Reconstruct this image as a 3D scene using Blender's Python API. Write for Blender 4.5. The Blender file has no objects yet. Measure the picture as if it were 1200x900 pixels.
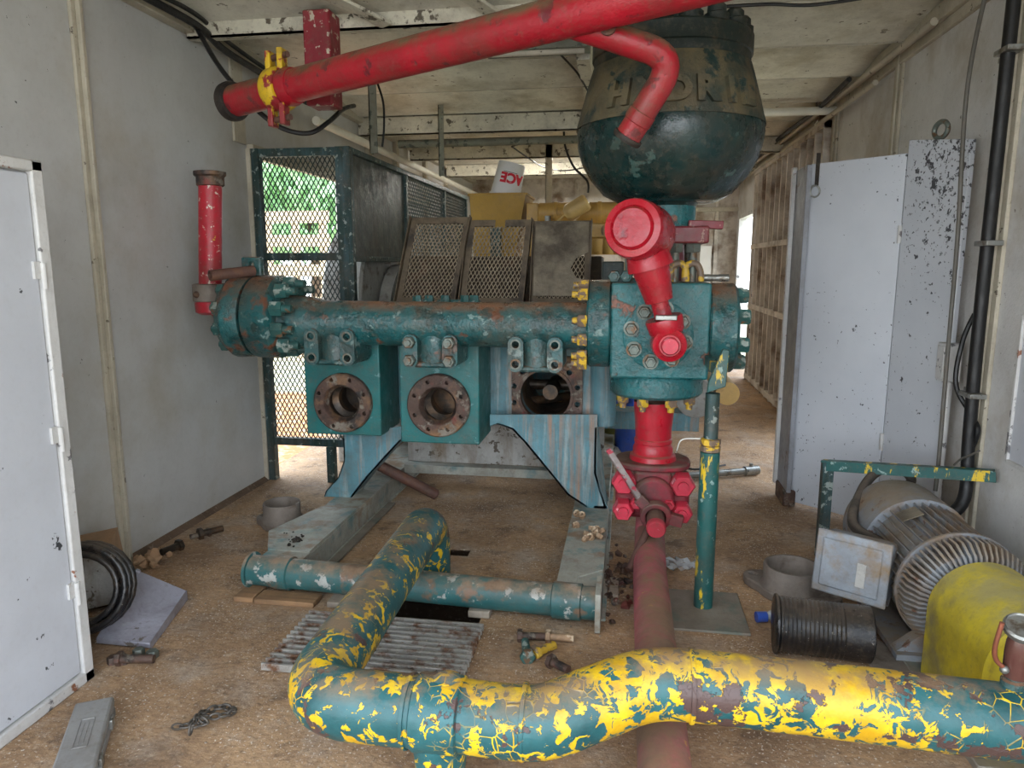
import bpy, bmesh, math, random
from mathutils import Vector, Matrix, Quaternion
random.seed(11)
sc = bpy.context.scene
COL = sc.collection
PI = math.pi
V = Vector

# ------------------------------------------------------------------ camera
FPX, CAMH = 840.0, 1.6
PITCH = math.atan(140 / 840)
YAW = math.radians(9.0)
cam_d = bpy.data.cameras.new('camera')
cam_d.sensor_width = 36
cam_d.lens = FPX / 1200 * 36
cam_d.clip_end = 200
cam = bpy.data.objects.new('camera', cam_d)
COL.objects.link(cam)
cam.location = (0, 0, CAMH)
cam.rotation_euler = (PI / 2 - PITCH, 0, YAW)
sc.camera = cam


def at(px, py, X=None, Y=None, Z=None):
    u = (px - 600) / FPX
    v = -(py - 450) / FPX
    fw = V((-math.sin(YAW) * math.cos(PITCH), math.cos(YAW) * math.cos(PITCH), -math.sin(PITCH)))
    rt = V((math.cos(YAW), math.sin(YAW), 0))
    r = fw + rt * u + rt.cross(fw) * v
    t = Y / r.y if Y is not None else X / r.x if X is not None else (Z - CAMH) / r.z
    return V((r.x * t, r.y * t, CAMH + r.z * t))


# ------------------------------------------------------------------ materials
def lin(h):
    h = h.lstrip('#')
    out = []
    for i in (0, 2, 4):
        c = int(h[i:i + 2], 16) / 255
        out.append(c / 12.92 if c <= .04045 else ((c + .055) / 1.055) ** 2.4)
    return (*out, 1)


class NT:
    def __init__(s, name):
        s.m = bpy.data.materials.new(name)
        s.m.use_nodes = True
        s.t = s.m.node_tree
        s.b = s.t.nodes['Principled BSDF']
        s.tc = s.n('ShaderNodeTexCoord')

    def n(s, ty, **k):
        nd = s.t.nodes.new(ty)
        for a, b in k.items():
            setattr(nd, a, b)
        return nd

    def l(s, a, b):
        s.t.links.new(a, b)

    def coords(s, stretch=(1, 1, 1), off=(0, 0, 0)):
        mp = s.n('ShaderNodeMapping')
        mp.inputs['Scale'].default_value = stretch
        mp.inputs['Location'].default_value = off
        s.l(s.tc.outputs['Object'], mp.inputs['Vector'])
        return mp.outputs['Vector']

    def noise(s, scale, detail=5, rough=.6, stretch=(1, 1, 1), off=(0, 0, 0), dist=0):
        nd = s.n('ShaderNodeTexNoise')
        nd.inputs['Scale'].default_value = scale
        nd.inputs['Detail'].default_value = detail
        nd.inputs['Roughness'].default_value = rough
        nd.inputs['Distortion'].default_value = dist
        s.l(s.coords(stretch, off), nd.inputs['Vector'])
        return nd.outputs['Fac']

    def rng(s, v, a, b, c=0, d=1):
        nd = s.n('ShaderNodeMapRange')
        nd.inputs['From Min'].default_value = a
        nd.inputs['From Max'].default_value = b
        nd.inputs['To Min'].default_value = c
        nd.inputs['To Max'].default_value = d
        s.l(v, nd.inputs['Value'])
        return nd.outputs['Result']

    def math(s, op, a, b):
        nd = s.n('ShaderNodeMath', operation=op)
        for i, q in enumerate((a, b)):
            if isinstance(q, (int, float)):
                nd.inputs[i].default_value = q
            else:
                s.l(q, nd.inputs[i])
        return nd.outputs[0]

    def mix(s, f, a, b):
        nd = s.n('ShaderNodeMix', data_type='RGBA')
        if isinstance(f, (int, float)):
            nd.inputs[0].default_value = f
        else:
            s.l(f, nd.inputs[0])
        for i, q in ((6, a), (7, b)):
            if isinstance(q, tuple):
                nd.inputs[i].default_value = q
            else:
                s.l(q, nd.inputs[i])
        return nd.outputs[2]


def mat(name, base, var=.25, scale=5, layers=(), rough=.55, metal=0, bump=.25, bscale=45, dust=None, streak=None, grime=.5):
    """base colour with tonal variation, flaked layers, settled dust on upward faces"""
    k = NT(name)
    b = lin(base)
    dk = tuple(c * (1 - var) for c in b[:3]) + (1,)
    lt = tuple(min(1, c * (1 + var * .7)) for c in b[:3]) + (1,)
    c = k.mix(k.rng(k.noise(scale, 6), .3, .7), dk, lt)
    if streak:
        col, amt, st = streak
        c = k.mix(k.math('MULTIPLY', k.rng(k.noise(4, 4, stretch=st, off=(3, 1, 2)), .45, .75), amt), c, lin(col))
    hmask = None
    for i, L in enumerate(layers):
        f = k.noise(L['s'], L.get('d', 7), L.get('r', .62), L.get('st', (1, 1, 1)), (i * 3.7 + 1, i * 2.3, i * 5.1), L.get('dist', 0))
        sf = L.get('soft', .015)
        th = .5 + (L['t'] - .5) * .66
        f = k.rng(f, th - sf, th + sf)
        c = k.mix(f, c, lin(L['c']))
        hmask = f
    if grime:
        gf = k.rng(k.noise(3.1, 8, .68, off=(6, 3, 9)), .46, .7)
        c = k.mix(k.math('MULTIPLY', gf, grime), c, lin('#54473a'))
        c = k.mix(k.math('MULTIPLY', k.rng(k.noise(34, 5, .7, off=(2, 3, 9)), .52, .72), grime * .8), c, lin('#6a5c4c'))
    if dust:
        col, amt, thr = dust
        g = k.n('ShaderNodeNewGeometry')
        sx = k.n('ShaderNodeSeparateXYZ')
        k.l(g.outputs['Normal'], sx.inputs[0])
        f = k.rng(sx.outputs['Z'], thr, min(1, thr + .45))
        f = k.math('MULTIPLY', f, k.rng(k.noise(9, 7, .68, off=(7, 7, 7)), .38, .58, .15, 1))
        c = k.mix(k.math('MULTIPLY', f, amt), c, lin(col))
    k.l(c, k.b.inputs['Base Color'])
    k.b.inputs['Metallic'].default_value = metal
    k.l(k.rng(k.noise(12, 4, off=(2, 8, 4)), .3, .7, max(.05, rough - .12), min(1, rough + .15)), k.b.inputs['Roughness'])
    if bump:
        bp = k.n('ShaderNodeBump')
        bp.inputs['Strength'].default_value = bump
        bp.inputs['Distance'].default_value = .01
        h = k.noise(bscale, 5, off=(5, 5, 1))
        if hmask is not None:
            h = k.math('ADD', h, k.math('MULTIPLY', hmask, -.5))
        k.l(h, bp.inputs['Height'])
        k.l(bp.outputs[0], k.b.inputs['Normal'])
    return k.m


RUST = '#6e4430'
M = {}
M['teal'] = mat('teal_paint', '#205a5c', .35, 5, [dict(c='#7d9693', s=14, t=.68), dict(c=RUST, s=6, t=.68, soft=.03), dict(c='#123f40', s=9, t=.6, soft=.05)], .3, bump=.5, bscale=50,
                dust=('#8a6248', .9, .5), grime=.7)
M['teal_clean'] = mat('teal_block_paint', '#23686b', .3, 6, [dict(c='#8d5a48', s=3.2, t=.71, soft=.02)], .3, bump=.9, bscale=38, dust=('#6f5a48', .75, .5))
M['teal_module'] = mat('teal_module_paint', '#1b6a69', .25, 5, [dict(c='#5f8f90', s=12, t=.7)], .42, bump=.25)
M['teal_pale'] = mat('pale_teal_paint', '#5d8c97', .3, 4, [dict(c='#a9b3b0', s=5, t=.68, soft=.09, st=(4, 4, .35)), dict(c='#a07f68', s=6, t=.66, soft=.09, st=(3, 3, .2))], .5,
                       streak=('#3f7480', .7, (5, 5, .35)))
M['teal_dark'] = mat('dark_teal_paint', '#0b2c2b', .35, 5, [dict(c='#3c5752', s=9, t=.7)], .27, bump=.3, bscale=22)
M['damp_top'] = mat('dusty_dark_teal_paint', '#2f3a32', .4, 7, [dict(c='#625840', s=5, t=.5, soft=.09), dict(c='#16302d', s=9, t=.62, soft=.03)], .6, bump=.5)
M['damp_lid'] = mat('grimy_lid_paint', '#1b2a27', .35, 6, [dict(c='#4a4436', s=8, t=.64, soft=.05)], .6)
M['guard_teal'] = mat('guard_frame_paint', '#163532', .4, 6, [dict(c='#8b9690', s=22, t=.66)], .5, streak=('#4c6a72', .6, (6, 6, .6)))
M['guard_wire'] = mat('guard_wire_paint', '#2c3c3a', .3, 8, (), .6)
M['panel_dark'] = mat('dark_sheet_steel', '#2d3937', .3, 4, [dict(c='#57625c', s=16, t=.72)], .5, streak=('#4d5a55', .6, (9, 9, .4)))
M['rusty_iron'] = mat('rusty_cast_iron', '#5d4840', .4, 8, [dict(c='#8a6a4e', s=7, t=.6, soft=.06), dict(c='#7d3f3a', s=5, t=.68, soft=.03), dict(c='#35302f', s=10, t=.6, soft=.05), dict(c='#8d8478', s=12, t=.63, soft=.03)], .6, .35, bump=.6)
M['bore'] = mat('bore_steel', '#3a332d', .4, 8, [dict(c='#7a5a3c', s=5, t=.58, soft=.08)], .45, .5, bump=.2)
M['hole'] = mat('black_grime_and_shade', '#191512', .3, 8, (), .8)  # near-black for oily dirt and print, also the painted shade behind the cowl
M['bolt_teal'] = mat('teal_bolt_paint', '#2a5a57', .35, 9, [dict(c='#8f9a93', s=18, t=.62), dict(c='#6e5138', s=16, t=.66)], .45)
M['bolt_grey'] = mat('worn_bolt_steel', '#6d766f', .35, 12, [dict(c='#6e5138', s=20, t=.6, soft=.05)], .45, .4)
M['bolt_yellow'] = mat('yellow_spotted_bolt', '#7a6656', .3, 12, [dict(c='#cfa82c', s=22, t=.53)], .5)
M['red'] = mat('red_paint', '#ad1528', .2, 5, [dict(c='#7b2430', s=6, t=.68, soft=.04)], .26, bump=.2, bscale=30, dust=('#6f4a38', .8, .55), grime=0.25)
M['red_chip'] = mat('red_chipped_paint', '#b01f30', .25, 5, [dict(c='#d9c9b8', s=26, t=.68), dict(c='#d9b321', s=9, t=.72)], .4, dust=('#6b4d3c', .7, .6))
M['red_pipe'] = mat('red_dusty_pipe_paint', '#a51727', .22, 4, [dict(c='#6b2028', s=10, t=.66, soft=.03)], .4, bump=.3, dust=('#6d5a42', 1, .08))
M['red_spot'] = mat('red_paint_with_yellow_spots', '#b8182c', .2, 5, [dict(c='#dcb821', s=7, t=.75)], .38, dust=('#8d6a5a', .8, .5))
M['red_valve'] = mat('red_valve_paint', '#8f2a38', .25, 6, [dict(c='#5a3836', s=5, t=.52, soft=.08)], .55, dust=('#6b5448', 1, .05))
M['red_bolt'] = mat('bright_red_bolt_paint', '#cc3048', .2, 10, [dict(c='#e6a0a8', s=14, t=.68)], .45)
M['red_flake'] = mat('red_flaking_post_paint', '#8f2230', .3, 6, [dict(c='#cfc4b0', s=22, t=.66)], .55, dust=('#6d5a42', .6, .5))
M['pink_pipe'] = mat('faded_red_dirty_pipe', '#b85a66', .25, 5, [dict(c='#7d6452', s=3.0, t=.5, soft=.12), dict(c='#cf9e4e', s=9, t=.74)], .65, dust=('#8a6d55', .9, .45))
M['maroon'] = mat('maroon_flange_paint', '#7c2230', .25, 8, [dict(c='#b08a80', s=22, t=.68)], .5)
M['yellow_clamp'] = mat('clamp_yellow_on_red', '#8f2028', .25, 6, [dict(c='#d9b321', s=7, t=.52)], .5)
M['handle'] = mat('worn_handle_steel', '#a59a98', .3, 12, [dict(c='#b84354', s=12, t=.58)], .45, .3)
M['handle_rust'] = mat('maroon_handle_rod', '#5e4038', .3, 9, [dict(c='#6d4a38', s=12, t=.6, soft=.06)], .6)
M['steel'] = mat('bare_steel', '#9a9c98', .25, 10, [dict(c='#6d6358', s=14, t=.63, soft=.05)], .35, .7)
M['black_rim'] = mat('black_rubber_rim', '#1d1a19', .3, 8, (), .6)
M['rubber'] = mat('black_rubber', '#151517', .3, 7, [dict(c='#8b867e', s=70, t=.76)], .35, dust=('#6e6257', .7, .6))
M['cable'] = mat('black_cable_jacket', '#0d0d0e', .2, 8, (), .5, grime=.05)
M['cable_grey'] = mat('grey_cable_jacket', '#5b5852', .2, 8, (), .6)
M['hose'] = mat('dusty_rubber_hose', '#38342f', .3, 8, (), .6, dust=('#6d6055', .6, .4))
M['wall'] = mat('white_painted_steel_wall', '#bdbdbb', .06, 1.2, [dict(c='#3c3a3a', s=26, t=.80, soft=.006), dict(c='#a9a294', s=1.1, t=.62, soft=.12)], .5, bump=.05, bscale=8, grime=0.12)
M['wall_right'] = mat('white_textured_wall_paint', '#d3d2d0', .06, 1.5, [dict(c='#46413c', s=30, t=.775, soft=.006), dict(c='#a89d8c', s=1.2, t=.64, soft=.1)], .55, bump=.25, bscale=70, grime=0.15)
M['wall_brown'] = mat('grimy_stud_wall_paint', '#cdc5ba', .15, 3, [dict(c='#7d6a58', s=3, t=.6, soft=.1)], .65, grime=.2)
M['trim'] = mat('cream_trim_paint', '#b7af9d', .12, 4, [dict(c='#5f5648', s=18, t=.73)], .55, grime=0.3)
M['ceiling'] = mat('cream_ceiling_paint', '#dcd8ca', .1, 2.2, [dict(c='#665c4b', s=16, t=.75, soft=.01), dict(c='#b5ad98', s=2.4, t=.62, soft=.1)], .6, bump=.3, bscale=40, grime=0.3)
M['beam'] = mat('mouldy_cream_beam_paint', '#cdc7b4', .15, 3, [dict(c='#5a5244', s=12, t=.66, soft=.02)], .6, bump=.3)
M['angle_green'] = mat('grey_green_angle_iron', '#76786a', .25, 8, [dict(c='#434c42', s=14, t=.62)], .6)
M['white_door'] = mat('white_cabinet_paint', '#c0c3ca', .05, 2, [dict(c='#3b3d42', s=11, t=.752, soft=.006)], .4, bump=.06, grime=0.08)
M['white_frame'] = mat('white_chipped_frame_paint', '#cdccca', .08, 4, [dict(c='#6c6a6c', s=9, t=.70), dict(c='#8a5a42', s=12, t=.735)], .45, grime=0.2)
def mat_chipdoor():
    k = NT('white_paint_chipped_at_the_top')
    c = k.mix(k.rng(k.noise(2, 6), .3, .7), lin('#bcc0c7'), lin('#c9ccd2'))
    sx = k.n('ShaderNodeSeparateXYZ')
    k.l(k.tc.outputs['Object'], sx.inputs[0])
    zb = k.rng(sx.outputs['Z'], 1.6, 2.2, 0, .05)
    xb = k.rng(sx.outputs['X'], .38, .56, -.05, .06)
    xb = k.math('MULTIPLY', xb, k.rng(sx.outputs['Z'], 1.2, 1.7))
    f = k.math('ADD', k.noise(42, 6, .6), k.math('ADD', zb, xb))
    f2 = k.math('ADD', k.noise(15, 8, .7, off=(4, 4, 4)), k.math('ADD', zb, xb))
    f = k.math('MAXIMUM', k.rng(f, .668, .676), k.rng(f2, .648, .656))
    c = k.mix(f, c, lin('#3f4045'))
    k.l(c, k.b.inputs['Base Color'])
    k.b.inputs['Roughness'].default_value = .42
    return k.m


M['white_chip'] = mat('white_heavily_chipped_paint', '#cfd1d2', .05, 3, [dict(c='#3a3b3f', s=24, t=.61, soft=.01)], .45)
M['leaf_shaded'] = mat('shaded_white_leaf_paint', '#8f9299', .12, 3, [dict(c='#5d4334', s=5, t=.72, soft=.03)], .5)  # shadow on the inner leaf put into its grey, with rust patches
M['wire_tan'] = mat('tan_wire', '#94866f', .25, 9, (), .5, .2)
M['crank_dark'] = mat('dark_grimy_crankcase', '#3a322b', .3, 6, [dict(c='#5a3f30', s=5, t=.62, soft=.06)], .7)
M['brown_screen'] = mat('brown_grimy_screen', '#6b5d4a', .25, 7, [dict(c='#3c342c', s=6, t=.6, soft=.08)], .6, .2)
M['brown_plate'] = mat('brown_grimy_plate', '#8b806c', .2, 5, [dict(c='#4b4235', s=4, t=.58, soft=.1)], .5, .2)
M['yellow_engine'] = mat('ochre_yellow_engine_paint', '#c8a055', .2, 4, [dict(c='#8a6a2c', s=6, t=.7, soft=.06)], .45, bump=.08, grime=.25)
M['engine_tan'] = mat('pale_tan_yellow_paint', '#d3b272', .12, 5, (), .45, bump=.05, grime=.2)
M['yellow_hopper'] = mat('ochre_box_paint', '#b08a34', .15, 4, (), .5, grime=.25)
M['yellow_guard'] = mat('yellow_dusty_guard_paint', '#cdb92c', .2, 4, [dict(c='#3553a0', s=3.1, t=.78), dict(c='#8f8455', s=5, t=.62, soft=.1)], .5, bump=.25, bscale=26, dust=('#a39a6e', .75, .4))
M['motor'] = mat('grey_dusty_motor_paint', '#868b91', .22, 7, [dict(c='#86705a', s=6, t=.53, soft=.08), dict(c='#6a4a3a', s=14, t=.7)], .6, bump=.3, dust=('#8b7f70', .9, .3))
M['motor_box'] = mat('grey_terminal_box_paint', '#8d949c', .18, 6, [dict(c='#8a7355', s=5, t=.5, soft=.08), dict(c='#c7a94a', s=9, t=.78)], .5, bump=.3)
M['iron_grey'] = mat('grey_cast_fitting', '#857b72', .25, 7, [dict(c='#5f5046', s=6, t=.62, soft=.06)], .7, .2)
M['chain_dark'] = mat('dark_chain_steel', '#5b5650', .3, 14, (), .5, .5)
M['galv'] = mat('galvanised_grating', '#b3afa8', .2, 12, [dict(c='#7d5b45', s=13, t=.6, soft=.06)], .5, .4)
M['wood'] = mat('weathered_wood', '#9b7856', .25, 5, (), .8, streak=('#6c4f38', .7, (1, 14, 14)))
M['wood_grey'] = mat('grey_weathered_wood', '#a3988a', .2, 5, (), .8, streak=('#7a6c5e', .7, (1, 14, 14)))
M['rail_grey'] = mat('worn_grey_teal_skid', '#a5a59a', .2, 5, [dict(c='#64898a', s=5, t=.66, soft=.06), dict(c='#8a735c', s=6, t=.62, soft=.06)], .5, bump=.3)
M['skid_teal'] = mat('worn_teal_skid_tube', '#2f6566', .25, 5, [dict(c='#b2b4ae', s=13, t=.64), dict(c='#80644f', s=6, t=.65, soft=.04)], .45, dust=('#98806a', .95, .35))
M['grey_sheet'] = mat('grey_sheet_steel', '#a9a9b6', .15, 5, [dict(c='#b9bac4', s=7, t=.66, soft=.04), dict(c='#6e6863', s=9, t=.7)], .4, .3)
M['case'] = mat('grey_plastic_case', '#8b8a88', .12, 8, (), .5, bump=.1)
M['pad_grey'] = mat('grey_steel_plate', '#857d71', .18, 6, [dict(c='#66736a', s=5, t=.62, soft=.06)], .6)
M['bucket'] = mat('white_plastic', '#e6e7ea', .05, 3, (), .35, bump=0, grime=0)
M['ace_red'] = mat('red_print', '#d8203a', .05, 4, (), .5, bump=0, grime=0)
M['blue'] = mat('blue_plastic', '#2f56b4', .2, 6, (), .35, bump=0)
M['olive'] = mat('olive_plastic', '#7d7a35', .2, 6, (), .5, bump=0)
M['carton'] = mat('brown_cardboard', '#b08d6c', .15, 6, (), .8)
M['white_box'] = mat('white_speckled_panel', '#b5b3ae', .15, 4, [dict(c='#5f564c', s=18, t=.66), dict(c='#8a7a66', s=3, t=.64, soft=.1, st=(2, 2, .5))], .6)
M['rock'] = mat('dirt_crumbs', '#a89684', .3, 30, (), .9)
M['bone'] = mat('pale_nut_shell', '#a8896a', .3, 20, [dict(c='#d9c2a4', s=12, t=.6)], .7)
M['brass'] = mat('dull_copper_handle', '#9c5a44', .2, 9, (), .4, .5)
M['cream_pipe'] = mat('white_plastic_pipe', '#d5d1c4', .1, 6, (), .45, bump=0, grime=0)
M['tube'] = None


def mat_suction():
    """yellow flaking over teal over brown on the big suction pipe"""
    k = NT('flaking_yellow_over_teal')
    teal = k.mix(k.rng(k.noise(7, 5), .3, .7), lin('#174649'), lin('#2f696d'))
    sx = k.n('ShaderNodeSeparateXYZ')
    k.l(k.tc.outputs['Object'], sx.inputs[0])
    bias = k.rng(sx.outputs['X'], -.3, .25, -.018, .06)          # more yellow left on the long straight run
    bias2 = k.rng(sx.outputs['X'], .78, .98, 0, -.12)             # crazed teal again at the gauge end
    bias3 = k.rng(sx.outputs['Y'], 2.05, 2.35, 0, -.02)
    nz = k.math('ADD', k.math('MULTIPLY', k.noise(22, 8, .62, dist=.9), .72), k.math('MULTIPLY', k.noise(5, 3, .5, off=(5, 1, 1)), .28))
    f = k.math('ADD', k.math('ADD', nz, bias), k.math('ADD', bias2, bias3))
    fy = k.rng(f, .516, .522)
    # fine yellow crack lines in the teal
    vo = k.n('ShaderNodeTexVoronoi', feature='DISTANCE_TO_EDGE')
    vo.inputs['Scale'].default_value = 24
    k.l(k.coords((1, 1, 1), (3, 3, 3)), vo.inputs['Vector'])
    crack = k.math('MULTIPLY', k.rng(k.math('ADD', vo.outputs['Distance'], k.math('MULTIPLY', k.noise(30, 4), .06)), .05, .075, 1, 0), k.rng(k.noise(4, 3, off=(9, 1, 1)), .5, .56))
    crack = k.math('MULTIPLY', crack, k.rng(sx.outputs['Y'], 2.1, 2.3, 1, 0))
    fy = k.math('MAXIMUM', fy, crack)
    yel = k.mix(k.rng(k.noise(11, 4, off=(4, 0, 0)), .35, .7), lin('#c99a17'), lin('#ecc928'))
    c = k.mix(fy, teal, yel)
    br = k.rng(k.math('ADD', k.noise(5.5, 7, .65, off=(11, 4, 2)), k.rng(sx.outputs['X'], 0, .7, -.05, .02)), .556, .566)
    c = k.mix(br, c, lin('#54403c'))
    g = k.n('ShaderNodeNewGeometry')
    sn = k.n('ShaderNodeSeparateXYZ')
    k.l(g.outputs['Normal'], sn.inputs[0])
    d = k.math('MULTIPLY', k.rng(sn.outputs['Z'], .5, .95), k.rng(k.noise(6, 8, .7, off=(1, 6, 3)), .42, .56))
    c = k.mix(k.math('MULTIPLY', d, .8), c, lin('#8f7358'))
    k.l(c, k.b.inputs['Base Color'])
    k.b.inputs['Roughness'].default_value = .42
    bp = k.n('ShaderNodeBump')
    bp.inputs['Strength'].default_value = .5
    bp.inputs['Distance'].default_value = .008
    h = k.math('ADD', k.math('ADD', fy, k.math('MULTIPLY', br, -1)), k.math('MULTIPLY', k.noise(50, 4), .4))
    k.l(h, bp.inputs['Height'])
    k.l(bp.outputs[0], k.b.inputs['Normal'])
    return k.m


def mat_floor():
    k = NT('rusty_dirty_deck')
    c = k.mix(k.rng(k.noise(1.6, 8, .65), .35, .68), lin('#8f7358'), lin('#c9a47c'))
    c = k.mix(k.math('MULTIPLY', k.rng(k.noise(2.2, 7, .7, off=(4, 2, 0)), .5, .66), .75), c, lin('#b3a596'))
    c = k.mix(k.math('MULTIPLY', k.rng(k.noise(5, 7, .7, off=(1, 9, 0)), .54, .66), .65), c, lin('#5b4a3e'))
    c = k.mix(k.math('MULTIPLY', k.rng(k.noise(55, 4, .7, stretch=(.5, 1, 1)), .42, .66), .5), c, lin('#6b5240'))
    c = k.mix(k.math('MULTIPLY', k.rng(k.noise(26, 6, .75, off=(5, 5, 0)), .56, .66), .55), c, lin('#51402f'))
    c = k.mix(k.math('MULTIPLY', k.rng(k.noise(18, 6, .75, off=(1, 3, 0)), .56, .66), .5), c, lin('#cdb79d'))
    sp = k.rng(k.noise(95, 2, .5, off=(2, 2, 0)), .63, .66)
    sp = k.math('MULTIPLY', sp, k.rng(k.noise(3, 4, off=(8, 1, 0)), .40, .56))
    c = k.mix(k.math('MULTIPLY', sp, .9), c, lin('#e2d8ca'))
    k.l(c, k.b.inputs['Base Color'])
    k.b.inputs['Roughness'].default_value = .85
    bp = k.n('ShaderNodeBump')
    bp.inputs['Strength'].default_value = .5
    bp.inputs['Distance'].default_value = .01
    k.l(k.math('ADD', k.noise(70, 6), k.math('MULTIPLY', sp, .6)), bp.inputs['Height'])
    k.l(bp.outputs[0], k.b.inputs['Normal'])
    return k.m


M['suction'] = mat_suction()
M['chip_door'] = mat_chipdoor()
M['floor'] = mat_floor()
M['floor_in'] = mat('oily_brown_floor', '#6d5847', .35, 4, [dict(c='#8a7766', s=40, t=.66, soft=.03)], .9)
M['green_yellow'] = mat('green_post_paint_with_yellow', '#1c5552', .25, 6, [dict(c='#d5b426', s=7, t=.62, st=(2.4, 2.4, .7)), dict(c='#86a09a', s=18, t=.7)], .4)
M['grass'] = mat('glare_pale_grass', '#b9bba2', .3, 6, [dict(c='#c3b48c', s=5, t=.52, soft=.06)], .95, grime=0)  # grass tone paled for the outdoor glare and a neutral bounce
M['gravel'] = mat('pale_gravel_yard', '#b3a796', .25, 9, [dict(c='#8e8272', s=30, t=.55, soft=.05)], .95, grime=0)
M['orange_dirt'] = mat('orange_dirt', '#c48a58', .15, 4, [dict(c='#d9b794', s=12, t=.6, soft=.06)], .95, grime=0)
M['leaf'] = mat('green_leaves', '#9cc48e', .4, 3, (), .6, bump=0, grime=0)  # green lightened, outdoor haze painted into the leaf colour
M['bark'] = mat('tree_bark', '#5d4a3c', .3, 10, (), .9, grime=0)
M['fence'] = mat('glare_pale_boards', '#d9bfa0', .2, 5, (), .8, grime=0)  # board colour paled to carry the overexposed daylight outside
M['guard_grey'] = mat('grey_belt_guard_paint', '#a5a49e', .15, 5, [dict(c='#6d6459', s=8, t=.62, soft=.05)], .5)
M['white_bg'] = mat('white_sheet_panel', '#d5d2cb', .08, 3, (), .5, grime=0)


# ------------------------------------------------------------------ mesh builder
WL = {}


def frame(axis):
    a = V(axis).normalized()
    t = V((0, 0, 1)) if abs(a.z) < .9 else V((1, 0, 0))
    u = a.cross(t).normalized()
    return u, a.cross(u).normalized(), a


def catmull(pts, sub):
    pts = [V(p) for p in pts]
    if sub < 2:
        return pts
    out = []
    for i in range(len(pts) - 1):
        p0 = pts[max(i - 1, 0)]
        p1, p2 = pts[i], pts[i + 1]
        p3 = pts[min(i + 2, len(pts) - 1)]
        for j in range(sub):
            t = j / sub
            out.append(.5 * ((2 * p1) + (p2 - p0) * t + (2 * p0 - 5 * p1 + 4 * p2 - p3) * t * t + (3 * p1 - p0 - 3 * p2 + p3) * t ** 3))
    out.append(pts[-1])
    return out


def fillet(pts, r, n=8):
    """polyline with rounded corners"""
    pts = [V(p) for p in pts]
    out = [pts[0]]
    for i in range(1, len(pts) - 1):
        a = (pts[i - 1] - pts[i])
        b = (pts[i + 1] - pts[i])
        ang = a.angle(b)
        d = min(r / math.tan(ang / 2), a.length * .49, b.length * .49)
        p, q = pts[i] + a.normalized() * d, pts[i] + b.normalized() * d
        for j in range(n + 1):
            t = j / n
            out.append(p * (1 - t) ** 2 + pts[i] * 2 * t * (1 - t) + q * t * t)
    out.append(pts[-1])
    return out


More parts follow.
